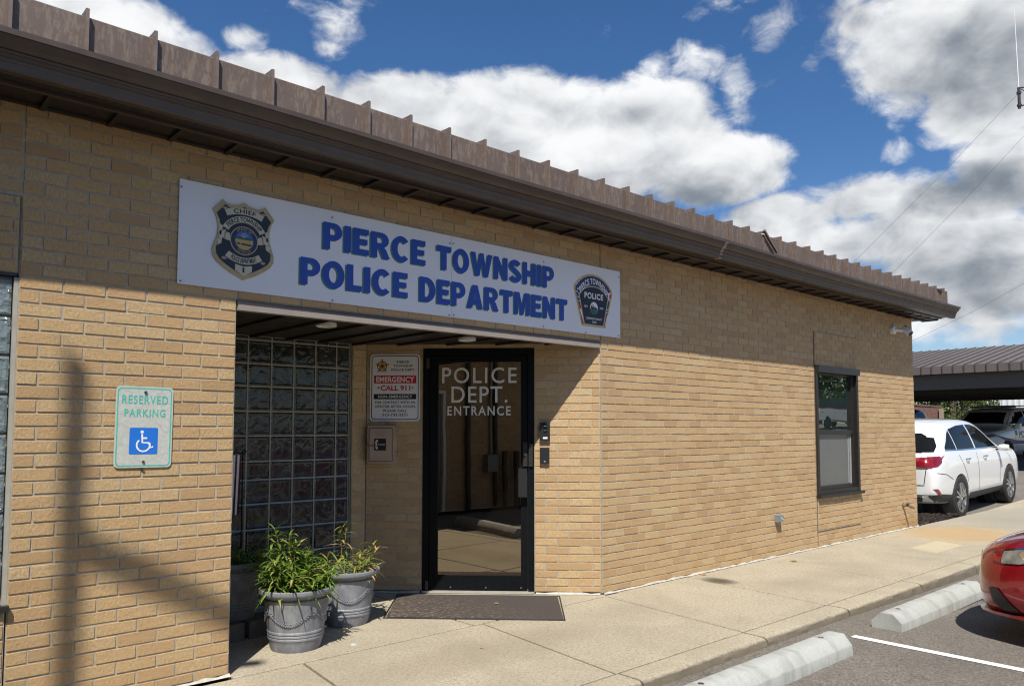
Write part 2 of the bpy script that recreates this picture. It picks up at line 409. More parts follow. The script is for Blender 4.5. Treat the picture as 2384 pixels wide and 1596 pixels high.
M['mortar'] = simple('mortar', (0.385, 0.335, 0.25), 0.95, var=0.18, vs=25, bs=0.4, bscale=200)
M['mortar_light'] = simple('pale_mortar', (0.36, 0.345, 0.29), 0.9, var=0.1, bs=0.3, bscale=150)
def concrete_mat(name, dark, light, stains=True):
    m, nt, b = nodes(name)
    g = noise(nt, 70, 5, 0.8); g2 = noise(nt, 34, 6, 0.75); w = noise(nt, 1.3, 8, 0.68, None, 0.5)
    c = ramp(nt, g, ((0.34, tuple(x*0.62 for x in dark)), (0.5, dark), (0.66, light)))
    c = mixc(nt, ramp(nt, w, ((0.42, 0.0), (0.70, 0.62))), c, tuple(x*0.66 for x in dark))
    c = mixc(nt, ramp(nt, g2, ((0.50, 0.0), (0.66, 0.72))), c, tuple(x*0.55 for x in dark))
    v = nt.nodes.new('ShaderNodeTexVoronoi'); nt.links.new(coords(nt), v.inputs['Vector']); v.inputs['Scale'].default_value = 38
    c = mixc(nt, ramp(nt, v.outputs['Distance'], ((0.04, 0.75), (0.1, 0.0))), c, tuple(min(1, x*1.25) for x in light))
    v2 = nt.nodes.new('ShaderNodeTexVoronoi'); nt.links.new(coords(nt, (1, 1, 1), (7, 3, 0)), v2.inputs['Vector']); v2.inputs['Scale'].default_value = 17
    c = mixc(nt, ramp(nt, v2.outputs['Distance'], ((0.03, 0.6), (0.08, 0.0))), c, (0.1, 0.085, 0.06))
    if stains:
        t = nt.nodes.new('ShaderNodeTexCoord'); s = nt.nodes.new('ShaderNodeSeparateXYZ'); nt.links.new(t.outputs['Object'], s.inputs[0])
        wob = nmath(nt, 'MULTIPLY', nmath(nt, 'SUBTRACT', noise(nt, 2.5, 5, 0.6), 0.5), 0.9)
        def spot(cx, cy, rx, ry, sharp, colr, amt, c):
            dx = nmath(nt, 'DIVIDE', nmath(nt, 'SUBTRACT', s.outputs[0], cx), rx); dy = nmath(nt, 'DIVIDE', nmath(nt, 'SUBTRACT', s.outputs[1], cy), ry)
            d = nmath(nt, 'ADD', nmath(nt, 'ADD', nmath(nt, 'MULTIPLY', dx, dx), nmath(nt, 'MULTIPLY', dy, dy)), wob)
            mr = nt.nodes.new('ShaderNodeMapRange'); nt.links.new(d, mr.inputs[0]); mr.inputs[1].default_value = 1.0; mr.inputs[2].default_value = 1.0-sharp
            return mixc(nt, nmath(nt, 'MULTIPLY', mr.outputs[0], amt), c, colr)
        c = spot(11.75, -0.75, 1.15, 0.8, 0.8, (0.44, 0.29, 0.13), 0.7, c)
        ax_ = nmath(nt, 'DIVIDE', nmath(nt, 'ABSOLUTE', nmath(nt, 'SUBTRACT', nmath(nt, 'ADD', s.outputs[0], nmath(nt, 'MULTIPLY', s.outputs[1], -0.5)), 10.72)), 0.45)
        ay_ = nmath(nt, 'DIVIDE', nmath(nt, 'ABSOLUTE', nmath(nt, 'SUBTRACT', s.outputs[1], -0.92)), 0.18)
        mxr = nt.nodes.new('ShaderNodeMapRange'); nt.links.new(nmath(nt, 'ADD', nmath(nt, 'MAXIMUM', ax_, ay_), nmath(nt, 'MULTIPLY', wob, 0.5)), mxr.inputs[0]); mxr.inputs[1].default_value = 1.05; mxr.inputs[2].default_value = 0.9
        c = mixc(nt, nmath(nt, 'MULTIPLY', mxr.outputs[0], 0.33), c, (0.66, 0.58, 0.36))
        c = spot(6.42, -0.32, 0.16, 0.22, 0.9, (0.07, 0.06, 0.045), 0.9, c)
        c = spot(3.3, -0.6, 1.2, 0.35, 1.0, (0.25, 0.21, 0.15), 0.45, c)
        c = spot(7.5, -0.9, 1.3, 0.3, 1.0, (0.27, 0.23, 0.16), 0.35, c)
        c = spot(14.5, -0.8, 2.0, 1.2, 0.9, (0.30, 0.28, 0.22), 0.7, c)
    nt.links.new(c, b.inputs['Base Color']); b.inputs['Roughness'].default_value = 0.9; b.inputs['Specular IOR Level'].default_value = 0.25
    h = nmath(nt, 'ADD', nmath(nt, 'MULTIPLY', g, 0.5), g2)
    bump(nt, b, h, 0.7, 0.008)
    return m
M['walk'] = concrete_mat('sidewalk_concrete', (0.43, 0.375, 0.275), (0.56, 0.50, 0.385))
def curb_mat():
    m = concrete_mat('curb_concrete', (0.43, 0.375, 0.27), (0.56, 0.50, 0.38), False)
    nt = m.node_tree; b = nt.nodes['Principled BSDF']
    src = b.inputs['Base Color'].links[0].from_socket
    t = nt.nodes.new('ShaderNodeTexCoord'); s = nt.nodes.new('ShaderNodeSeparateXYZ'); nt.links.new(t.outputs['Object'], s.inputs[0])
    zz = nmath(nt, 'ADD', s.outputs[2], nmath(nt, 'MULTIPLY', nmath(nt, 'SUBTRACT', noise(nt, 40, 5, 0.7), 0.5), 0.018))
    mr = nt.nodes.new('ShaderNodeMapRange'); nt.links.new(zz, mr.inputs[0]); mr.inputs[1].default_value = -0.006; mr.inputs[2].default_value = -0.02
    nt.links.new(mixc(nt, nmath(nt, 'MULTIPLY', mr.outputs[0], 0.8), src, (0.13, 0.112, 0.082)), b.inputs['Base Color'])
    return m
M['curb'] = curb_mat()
def stop_mat():
    m, nt, b = nodes('cast_concrete')
    g = noise(nt, 120, 4, 0.7); w = noise(nt, 5, 6, 0.6, coords(nt, (2.5, 1, 0.7)))
    c = ramp(nt, g, ((0.3, (0.35, 0.365, 0.335)), (0.7, (0.46, 0.47, 0.435))))
    c = mixc(nt, ramp(nt, w, ((0.48, 0.0), (0.68, 0.6))), c, (0.25, 0.25, 0.225))
    pit = noise(nt, 60, 2, 0.5)
    c = mixc(nt, ramp(nt, pit, ((0.7, 0.0), (0.76, 0.6))), c, (0.2, 0.2, 0.18))
    nt.links.new(c, b.inputs['Base Color']); b.inputs['Roughness'].default_value = 0.88
    bump(nt, b, g, 0.3, 0.003); return m
M['stop'] = stop_mat()
def asphalt_mat():
    m, nt, b = nodes('worn_asphalt')
    g = noise(nt, 75, 5, 0.85); g2 = noise(nt, 40, 5, 0.75); w = noise(nt, 0.9, 7, 0.65)
    c = ramp(nt, g, ((0.34, (0.08, 0.07, 0.058)), (0.5, (0.20, 0.178, 0.148)), (0.66, (0.37, 0.33, 0.28))))
    c = mixc(nt, ramp(nt, w, ((0.4, 0.0), (0.75, 0.5))), c, (0.10, 0.09, 0.08))
    oil = noise(nt, 0.55, 5, 0.55, coords(nt, (1, 1, 1), (3.3, 1.2, 0)), 0.8)
    c = mixc(nt, ramp(nt, oil, ((0.58, 0.0), (0.72, 0.55))), c, (0.05, 0.045, 0.04))
    vc = nt.nodes.new('ShaderNodeTexVoronoi'); vc.feature = 'DISTANCE_TO_EDGE'; wv = nt.nodes.new('ShaderNodeVectorMath'); wv.operation = 'ADD'; nt.links.new(coords(nt), wv.inputs[0])
    wn_ = nt.nodes.new('ShaderNodeTexNoise'); nt.links.new(coords(nt), wn_.inputs['Vector']); wn_.inputs['Scale'].default_value = 1.5; nt.links.new(wn_.outputs['Color'], wv.inputs[1]); nt.links.new(wv.outputs[0], vc.inputs['Vector']); vc.inputs['Scale'].default_value = 0.42
    c = mixc(nt, ramp(nt, vc.outputs['Distance'], ((0.0012, 0.3), (0.003, 0.0))), c, (0.045, 0.04, 0.035))
    v = nt.nodes.new('ShaderNodeTexVoronoi'); nt.links.new(coords(nt), v.inputs['Vector']); v.inputs['Scale'].default_value = 26
    c = mixc(nt, ramp(nt, v.outputs['Distance'], ((0.04, 0.6), (0.1, 0.0))), c, (0.42, 0.39, 0.34))
    nt.links.new(c, b.inputs['Base Color']); b.inputs['Roughness'].default_value = 0.92; b.inputs['Specular IOR Level'].default_value = 0.3
    bump(nt, b, nmath(nt, 'ADD', g, g2), 0.8, 0.010); return m
M['asphalt'] = asphalt_mat()
M['line'] = simple('road_paint', (0.78, 0.78, 0.76), 0.7, var=0.1, vs=60, bs=0.3, bscale=200)
def weathered_panel():
    m, nt, b = nodes('weathered_bronze_metal')
    st = noise(nt, 20, 5, 0.62, coords(nt, (1, 1, 0.2)), 0.6)
    st2 = noise(nt, 48, 4, 0.6, coords(nt, (1, 1, 0.3)), 1.2)
    low = noise(nt, 1.7, 4, 0.6)
    c = ramp(nt, low, ((0.3, (0.115, 0.083, 0.066)), (0.7, (0.145, 0.105, 0.084))))
    k = nmath(nt, 'ADD', nmath(nt, 'MULTIPLY', st, 0.6), nmath(nt, 'MULTIPLY', st2, 0.5))
    c = mixc(nt, ramp(nt, k, ((0.54, 0.0), (0.63, 0.55))), c, (0.25, 0.192, 0.152))
    nt.links.new(c, b.inputs['Base Color']); b.inputs['Roughness'].default_value = 0.55; b.inputs['Metallic'].default_value = 0.0
    bump(nt, b, noise(nt, 4, 3, 0.5), 0.15, 0.02); return m
M['panel'] = weathered_panel()
M['gutter'] = simple('brown_gutter_paint', (0.072, 0.052, 0.041), 0.42, var=0.14, vs=5, bs=0.1, bscale=3, bdist=0.02)
M['rib'] = simple('weathered_seam_metal', (0.17, 0.128, 0.104), 0.5, var=0.2, vs=20)
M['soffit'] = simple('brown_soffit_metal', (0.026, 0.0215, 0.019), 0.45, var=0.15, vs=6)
M['trim'] = simple('light_bronze_trim', (0.27, 0.23, 0.205), 0.45, var=0.1, vs=9)
M['trim_dark'] = simple('dark_bronze_trim', (0.05, 0.043, 0.038), 0.4, var=0.15, vs=9)
M['black_alu'] = simple('black_anodised_aluminium', (0.006, 0.007, 0.008), 0.45, var=0.2, vs=30, ior=1.22)
M['black_plastic'] = simple('black_plastic', (0.018, 0.018, 0.019), 0.4, var=0.15, vs=40)
M['bronze_frame'] = simple('dark_bronze_frame', (0.02, 0.0175, 0.0155), 0.38, var=0.15, vs=20)
def glass_mat(name, tint, ior, rough=0.01, wob=0.0, spec=(1, 1, 1)):
    m, nt, b = nodes(name); n = noise(nt, 3, 2)
    nt.links.new(ramp(nt, n, ((0.3, tint), (0.7, tuple(x*1.3 for x in tint)))), b.inputs['Base Color'])
    b.inputs['Roughness'].default_value = rough; b.inputs['IOR'].default_value = ior; b.inputs['Specular Tint'].default_value = (*spec, 1)
    if wob: bump(nt, b, noise(nt, 1.6, 2, 0.4), wob, 0.02)
    return m
M['door_glass'] = glass_mat('tinted_door_glass', (0.004, 0.003, 0.002), 3.0, 0.004, 0.05, (1.0, 0.86, 0.68))
M['win_glass'] = glass_mat('tinted_window_glass', (0.012, 0.022, 0.018), 4.0, 0.004, 0.06)
M['car_glass'] = glass_mat('car_glass', (0.008, 0.009, 0.009), 1.25, 0.01)
M['screen'] = simple('grey_window_blind', (0.125, 0.13, 0.122), 0.35, var=0.08, vs=3, coat=0.4)
def block_glass():
    m, nt, b = nodes('glass_block')
    n1 = noise(nt, 5, 2.5, 0.45, None, 2.2)
    rid = nmath(nt, 'ABSOLUTE', nmath(nt, 'SUBTRACT', n1, 0.5))
    c = ramp(nt, rid, ((0.0, (0.042, 0.05, 0.046)), (0.06, (0.020, 0.025, 0.023)), (0.16, (0.010, 0.013, 0.012)), (0.3, (0.026, 0.032, 0.029))))
    t = nt.nodes.new('ShaderNodeTexCoord'); s = nt.nodes.new('ShaderNodeSeparateXYZ'); nt.links.new(t.outputs['Object'], s.inputs[0])
    band = nt.nodes.new('ShaderNodeMapRange'); band.interpolation_type = 'SMOOTHSTEP'
    dz = nmath(nt, 'ABSOLUTE', nmath(nt, 'SUBTRACT', s.outputs[2], 1.15)); nt.links.new(dz, band.inputs[0]); band.inputs[1].default_value = 0.28; band.inputs[2].default_value = 0.05
    pk = nmath(nt, 'MULTIPLY', band.outputs[0], ramp(nt, noise(nt, 6, 3, 0.6, None, 1.5), ((0.52, 0.0), (0.68, 0.35))))
    c = mixc(nt, pk, c, (0.12, 0.025, 0.035))
    nt.links.new(c, b.inputs['Base Color']); b.inputs['Roughness'].default_value = 0.12; b.inputs['IOR'].default_value = 1.5
    bump(nt, b, noise(nt, 7, 2.5, 0.45, None, 1.6), 0.22, 0.03); return m
M['block'] = block_glass()
def block_lit():  # lighter copy of the glass block colour, sunlight painted in
    m, nt, b = nodes('glass_block_sunlit')
    n1 = noise(nt, 8, 4, 0.6, None, 2.0)
    c = ramp(nt, n1, ((0.3, (0.07, 0.09, 0.10)), (0.5, (0.20, 0.25, 0.26)), (0.7, (0.09, 0.11, 0.12))))
    nt.links.new(c, b.inputs['Base Color']); b.inputs['Roughness'].default_value = 0.08; b.inputs['IOR'].default_value = 1.6
    bump(nt, b, noise(nt, 18, 3, 0.5, None, 1.5), 0.6, 0.02); return m
M['block_sunlit'] = block_lit()
M['interior'] = simple('dark_interior', (0.015, 0.014, 0.013), 0.8)
M['sign_white'] = simple('sign_white', (0.74, 0.75, 0.78), 0.45, var=0.03, vs=2, bs=0.12, bscale=400, bdist=0.001)
M['sign_blue'] = simple('sign_blue', (0.010, 0.055, 0.36), 0.4, var=0.08, vs=3)
M['sign_green'] = simple('sign_green', (0.055, 0.17, 0.145), 0.45, var=0.06)
M['gold'] = simple('badge_gold', (0.42, 0.33, 0.17), 0.45, var=0.15, vs=30)
M['gold_bright'] = simple('patch_gold', (0.55, 0.38, 0.10), 0.45, var=0.1, vs=30)
M['navy'] = simple('badge_navy', (0.010, 0.016, 0.032), 0.5, var=0.12)
M['cream'] = simple('ribbon_cream', (0.52, 0.48, 0.36), 0.5, var=0.06)
M['ribbon_dark'] = simple('ribbon_shade', (0.33, 0.26, 0.17), 0.5, var=0.06)
M['ink'] = simple('black_ink', (0.012, 0.012, 0.014), 0.5, var=0.1)
M['paper'] = simple('white_ink', (0.80, 0.80, 0.80), 0.5, var=0.03)
M['red'] = simple('sign_red', (0.50, 0.015, 0.03), 0.45, var=0.06)
M['seal_blue'] = simple('seal_blue', (0.05, 0.13, 0.42), 0.5, var=0.08)
M['seal_ring'] = simple('seal_ring_navy', (0.015, 0.025, 0.09), 0.5)
M['seal_green'] = simple('seal_green', (0.03, 0.10, 0.05), 0.5)
M['seal_tan'] = simple('seal_tan', (0.46, 0.32, 0.12), 0.5)
M['stripe_navy'] = simple('patch_navy', (0.02, 0.03, 0.14), 0.5)
M['patch_red'] = simple('patch_red', (0.42, 0.04, 0.04), 0.5)
M['screw'] = simple('steel_screw', (0.25, 0.25, 0.25), 0.35, metal=0.8)
def reflective_sign():
    m, nt, b = nodes('cracked_reflective_sheet')
    v = nt.nodes.new('ShaderNodeTexVoronoi'); v.feature = 'DISTANCE_TO_EDGE'; nt.links.new(coords(nt), v.inputs['Vector']); v.inputs['Scale'].default_value = 11
    n = noise(nt, 60, 4, 0.6)
    c = ramp(nt, n, ((0.3, (0.44, 0.46, 0.41)), (0.7, (0.55, 0.565, 0.52))))
    c = mixc(nt, ramp(nt, v.outputs['Distance'], ((0.004, 0.55), (0.014, 0.0))), c, (0.25, 0.26, 0.22))
    nt.links.new(c, b.inputs['Base Color']); b.inputs['Roughness'].default_value = 0.45; return m
M['reflective'] = reflective_sign()
M['teal'] = simple('faded_teal', (0.06, 0.45, 0.35), 0.5, var=0.12, vs=40)
M['ada_blue'] = simple('access_blue', (0.012, 0.16, 0.62), 0.4, var=0.06)
M['beige_plastic'] = simple('beige_plastic', (0.44, 0.32, 0.245), 0.5, var=0.08, vs=10)
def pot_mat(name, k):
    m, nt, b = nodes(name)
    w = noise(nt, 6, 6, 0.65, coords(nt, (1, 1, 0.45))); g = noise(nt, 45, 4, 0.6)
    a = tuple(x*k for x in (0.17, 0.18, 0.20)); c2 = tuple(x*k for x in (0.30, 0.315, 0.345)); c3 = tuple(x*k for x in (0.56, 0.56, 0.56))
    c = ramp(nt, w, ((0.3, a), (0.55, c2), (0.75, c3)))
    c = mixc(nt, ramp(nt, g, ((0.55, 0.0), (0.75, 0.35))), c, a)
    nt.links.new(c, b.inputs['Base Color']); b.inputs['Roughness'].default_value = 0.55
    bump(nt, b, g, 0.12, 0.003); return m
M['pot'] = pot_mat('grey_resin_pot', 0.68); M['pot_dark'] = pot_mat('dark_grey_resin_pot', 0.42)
M['soil'] = simple('potting_soil', (0.05, 0.035, 0.022), 0.95, var=0.4, vs=60, bs=0.8, bscale=80, bdist=0.01)
M['mulch'] = simple('dark_mulch', (0.045, 0.03, 0.022), 0.95, var=0.5, vs=40, bs=1.0, bscale=50, bdist=0.03)
def leaf_mat(name, stops, trans=0.25):
    m, nt, b = nodes(name)
    at = nt.nodes.new('ShaderNodeAttribute'); at.attribute_name = 'tint'
    c = ramp(nt, at.outputs['Fac'], stops)
    nt.links.new(c, b.inputs['Base Color']); b.inputs['Roughness'].default_value = 0.45; b.inputs['Specular IOR Level'].default_value = 0.4
    tr = nt.nodes.new('ShaderNodeBsdfTranslucent'); nt.links.new(c, tr.inputs[0])
    ms = nt.nodes.new('ShaderNodeMixShader'); ms.inputs[0].default_value = trans
    nt.links.new(b.outputs[0], ms.inputs[1]); nt.links.new(tr.outputs[0], ms.inputs[2])
    nt.links.new(ms.outputs[0], nt.nodes['Material Output'].inputs[0]); return m
M['lily'] = leaf_mat('lily_leaf', ((0.0, (0.045, 0.09, 0.014)), (0.45, (0.115, 0.20, 0.022)), (0.8, (0.24, 0.34, 0.05)), (1.0, (0.46, 0.36, 0.14))))
M['dry'] = leaf_mat('dry_leaf', ((0.0, (0.08, 0.14, 0.022)), (0.4, (0.19, 0.25, 0.035)), (0.7, (0.34, 0.34, 0.07)), (0.85, (0.46, 0.29, 0.11)), (1.0, (0.52, 0.37, 0.20))))
M['stem'] = simple('plant_stem', (0.14, 0.12, 0.05), 0.7)
M['tree_leaf'] = leaf_mat('tree_leaf', ((0.0, (0.028, 0.05, 0.013)), (0.4, (0.065, 0.105, 0.022)), (0.75, (0.12, 0.15, 0.035)), (1.0, (0.20, 0.19, 0.055))), 0.2)
M['bark'] = simple('bark', (0.10, 0.075, 0.05), 0.9, var=0.3, vs=15, bs=0.6, bscale=30, bdist=0.02)
def mat_mat():
    m, nt, b = nodes('rubber_back_carpet')
    n = noise(nt, 220, 3, 0.7); f = noise(nt, 28, 4, 0.7, coords(nt, (1, 1.6, 1), (0, 0, 0), (0, 0, 0.5)))
    c = ramp(nt, n, ((0.3, (0.035, 0.027, 0.024)), (0.7, (0.085, 0.068, 0.06))))
    t = nt.nodes.new('ShaderNodeTexCoord'); s = nt.nodes.new('ShaderNodeSeparateXYZ'); nt.links.new(t.outputs['Object'], s.inputs[0])
    near = nt.nodes.new('ShaderNodeMapRange'); nt.links.new(s.outputs[0], near.inputs[0]); near.inputs[1].default_value = 4.3; near.inputs[2].default_value = 3.4
    c = mixc(nt, nmath(nt, 'MULTIPLY', near.outputs[0], ramp(nt, f, ((0.52, 0.0), (0.62, 0.8)))), c, (0.27, 0.20, 0.12))
    nt.links.new(c, b.inputs['Base Color']); b.inputs['Roughness'].default_value = 0.95
    bump(nt, b, n, 0.6, 0.004); return m
M['mat'] = mat_mat()
M['rubber'] = simple('black_rubber', (0.022, 0.021, 0.02), 0.7, var=0.2)
M['white_metal'] = simple('white_powder_coat', (0.74, 0.74, 0.72), 0.4, var=0.05)
M['galv'] = simple('grey_box', (0.20, 0.23, 0.24), 0.5, var=0.1)
M['brass'] = simple('weathered_brass', (0.22, 0.17, 0.11), 0.5, metal=0.3, var=0.2)
M['caulk'] = simple('white_sealant', (0.46, 0.44, 0.385), 0.8, var=0.2, vs=30)
M['block_concrete'] = simple('grey_paver', (0.13, 0.115, 0.10), 0.9, var=0.25, vs=20, bs=0.5)
def paint(name, c, rough=0.28, flake=0.0):
    m, nt, b = nodes(name)
    n = noise(nt, 2.5, 3); nt.links.new(ramp(nt, n, ((0.3, tuple(x*0.96 for x in c)), (0.7, c))), b.inputs['Base Color'])
    b.inputs['Roughness'].default_value = rough; b.inputs['Coat Weight'].default_value = 1.0; b.inputs['Coat Roughness'].default_value = 0.02
    b.inputs['Metallic'].default_value = flake; return m
M['car_white'] = paint('white_car_paint', (0.78, 0.78, 0.77)); M['car_red'] = paint('red_car_paint', (0.26, 0.006, 0.010), 0.25, 0.25)
M['car_black'] = paint('black_car_paint', (0.010, 0.010, 0.012)); M['car_trim'] = simple('grey_car_cladding', (0.045, 0.046, 0.048), 0.55)
M['tyre'] = simple('tyre_rubber', (0.022, 0.021, 0.020), 0.75, var=0.2, bs=0.2, bscale=60)
M['alloy'] = simple('alloy_wheel', (0.52, 0.53, 0.54), 0.28, metal=0.85, var=0.05)
M['chrome'] = simple('chrome', (0.75, 0.75, 0.76), 0.08, metal=1.0, var=0.02)
M['tail_red'] = simple('tail_lamp_red', (0.20, 0.005, 0.008), 0.12, var=0.45, vs=14, coat=1.0)
M['lamp_clear'] = simple('headlamp_lens', (0.17, 0.16, 0.135), 0.12, var=0.5, vs=14, coat=1.0)
M['seam'] = simple('panel_gap', (0.012, 0.012, 0.012), 0.7)
M['decal_grey'] = simple('grey_decal', (0.13, 0.14, 0.16), 0.4); M['decal_blue'] = simple('blue_decal', (0.015, 0.04, 0.22), 0.4)
M['canopy'] = simple('brown_standing_seam', (0.125, 0.102, 0.092), 0.42, var=0.08, vs=2)
M['canopy_beam'] = simple('painted_steel_beam', (0.075, 0.064, 0.056), 0.5, var=0.08, vs=3)
M['shed_brick'] = simple('red_brown_brick', (0.14, 0.075, 0.055), 0.9, var=0.35, vs=12, bs=0.3, bscale=30)
M['siding'] = simple('white_ribbed_siding', (0.70, 0.72, 0.70), 0.5, var=0.04)
M['steel'] = simple('galvanised_steel', (0.30, 0.31, 0.32), 0.45, metal=0.6, var=0.1)
M['grass'] = simple('grass', (0.06, 0.10, 0.025), 0.95, var=0.4, vs=8)
# ================================================================== GROUND
def ta(x):                       # height of the parking lot along x
    if x < 6: return -0.06
    if x < 15.5: return -0.06 - 0.13*(x-6)/9.5
    return -0.19 + 0.036*(min(x, 75)-15.5)
g = MB(); xs = [-400, -60, -20, -6, 0, 3, 6, 8, 10, 12, 14, 15.5, 18, 22, 30, 45, 60, 75, 120, 500]; ys = [-400, -60, -20, -6, -2, 2, 8, 20, 60, 400]
idx = {}
for i, x in enumerate(xs):
    for j, y in enumerate(ys): idx[i, j] = len(g.v); g.v.append((x, y, ta(x)))
for i in range(len(xs)-1):
    for j in range(len(ys)-1): g.f.append((idx[i, j], idx[i+1, j], idx[i+1, j+1], idx[i, j+1]))
tag(g.build('asphalt_lot', M['asphalt']), kind='structure')
def hs(x): return 0.0 if x < 13.5 else max(0.0, 0.028*(x-15.0))
# sidewalk slabs with open joints; joints run slightly askew to the wall
def jx(x0, y): return x0 + 0.115*(y+0.75)*1.0
GAP = 0.010
slab = MB()
def slab_quad(x0, x1, y0, y1, skew=True, z0=-0.3):
    e = 0.004
    def X(x, y): return jx(x, y) if skew else x
    P = []
    for (x, y, sx, sy) in ((x0, y0, 1, 1), (x1, y0, -1, 1), (x1, y1, -1, -1), (x0, y1, 1, -1)):
        P.append((X(x, y) + sx*GAP, y + sy*GAP, sx, sy))
    top = [(x + sx*e, y + sy*e, hs(x)) for x, y, sx, sy in P]; mid = [(x, y, hs(x)-e) for x, y, sx, sy in P]
    bot = [(x, y, z0) for x, y, sx, sy in P]
    i = len(slab.v); slab.v += top + mid + bot
    slab.f.append((i, i+1, i+2, i+3))
    for k in range(4):
        k2 = (k+1) % 4
        slab.f += [(i+k, i+4+k, i+4+k2, i+k2), (i+4+k, i+8+k, i+8+k2, i+4+k2)]
jl = [-1.12, 0.75, 2.2, 3.64, 5.03, 6.28, 7.78, 9.28, 10.75, 12.2, 13.7, 15.2, 16.7, 18.2, 19.7, 21.2]
for a, b_ in zip(jl[:-1], jl[1:]):
    if a >= 12.2: slab_quad(a, b_, -1.48, 0.02)
    elif a < 0.7 or a > 5.0: slab_quad(a, b_, -1.48, -0.004)
    else: slab_quad(a, b_, -1.48, -0.05)
slab_quad(1.84, 3.64, -0.05, 1.6, False); slab_quad(3.64, 5.3, -0.05, 1.6, False)
tag(slab.build('sidewalk', M['walk']), kind='structure')
jb = MB()
jb.quad((-1.1, -1.6, -0.03), (12.2, -1.6, -0.03), (12.2, 1.6, -0.03), (-1.1, 1.6, -0.03))
tag(jb.build('joint_filler', simple('dirt_in_joints', (0.035, 0.028, 0.02), 0.95, var=0.4, vs=12)), kind='structure')
# kerb: rounded nose, cast in lengths
cb = MB()
cl = [-1.1, 0.9, 3.57, 4.93, 6.2, 7.7, 9.2, 10.7, 12.2, 15.2, 18.2, 21.2]
random.seed(4)
for a, b_ in zip(cl[:-1], cl[1:]):
    n = max(2, int((b_-a)/0.06)); prof = [(-1.487, -0.3), (-1.487, -0.004), (-1.491, 0), (-1.632, -0.001), (-1.652, -0.006), (-1.666, -0.018), (-1.673, -0.036), (-1.676, -0.07), (-1.685, -0.4)]
    st = []
    base = len(cb.v); m = len(prof)
    for k in range(n+1):
        x = a + GAP + (b_-a-2*GAP)*k/n
        for j, (y, z) in enumerate(prof):
            jit = 0.006 if j in (5, 6, 7) else (0.0025 if j == 4 else 0)
            cb.v.append((x, y + random.uniform(-jit, jit), z + hs(x) + random.uniform(-jit, jit)*0.7))
    for k in range(n):
        for j in range(m-1): cb.f.append((base+k*m+j, base+(k+1)*m+j, base+(k+1)*m+j+1, base+k*m+j+1))
    cb.f.append(tuple(base+j for j in range(m))); cb.f.append(tuple(base+n*m+j for j in range(m))[::-1])
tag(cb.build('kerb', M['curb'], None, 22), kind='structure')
def paint_line(x0, x1, y0, y1):
    mb = MB(); n = 12
    for k in range(n):
        ya, yb = y0+(y1-y0)*k/n, y0+(y1-y0)*(k+1)/n
        mb.quad((x0, ya, ta(x0)+.004), (x1, ya, ta(x1)+.004), (x1, yb, ta(x1)+.004), (x0, yb, ta(x0)+.004))
    return mb
for xx in (2.95, 5.595, 8.15, 10.75):
    tag(paint_line(xx, xx+0.075, -6.8, -1.95).build('parking_line', M['line']), kind='structure')
mp = MB(); mp.quad((13.6, 0.55, ta(13.6)+.006), (14.6, 0.35, ta(14.6)+.006), (14.6, 0.43, ta(14.6)+.006), (13.6, 0.63, ta(13.6)+.006)); mp.quad((15.05, -0.2+0.35, ta(15)+.006), (15.15, 0.15, ta(15)+.006), (15.15, 4.5, ta(15)+.006), (15.05, 4.5, ta(15)+.006))
tag(mp.build('parking_line', M['line']), kind='structure')
# mulch bed at the far corner
random.seed(8)
mu = MB()
N = 26
tri = [(12.2, 0.03), (14.25, 0.03), (13.5, 0.62), (12.2, 1.1)]
pts = []
for i in range(N+1):
    for j in range(N+1):
        a, b_ = i/N, j/N
        x = (1-a)*(1-b_)*tri[0][0]+a*(1-b_)*tri[1][0]+a*b_*tri[2][0]+(1-a)*b_*tri[3][0]
        y = (1-a)*(1-b_)*tri[0][1]+a*(1-b_)*tri[1][1]+a*b_*tri[2][1]+(1-a)*b_*tri[3][1]
        edge = min(a, 1-a, b_, 1-b_)
        mu.v.append((x+random.uniform(-.01, .01), y+random.uniform(-.01, .01), -0.05 + 0.07*min(1, edge*6) + random.uniform(-0.012, 0.012)))
for i in range(N):
    for j in range(N): mu.f.append((i*(N+1)+j, (i+1)*(N+1)+j, (i+1)*(N+1)+j+1, i*(N+1)+j+1))
for k in range(700):
    a, b_ = random.random(), random.random()
    x = (1-a)*(1-b_)*tri[0][0]+a*(1-b_)*tri[1][0]+a*b_*tri[2][0]+(1-a)*b_*tri[3][0]
    y = (1-a)*(1-b_)*tri[0][1]+a*(1-b_)*tri[1][1]+a*b_*tri[2][1]+(1-a)*b_*tri[3][1]
    t = random.uniform(0, PI)
    mu.obox((x, y, 0.02+random.uniform(0, .02)), (math.cos(t), math.sin(t), random.uniform(-.4, .4)), (-math.sin(t), math.cos(t), random.uniform(-.3, .3)), (0, 0, 1), random.uniform(.015, .04), .007, .004)
tag(mu.build('mulch_bed', M['mulch']), kind='stuff')

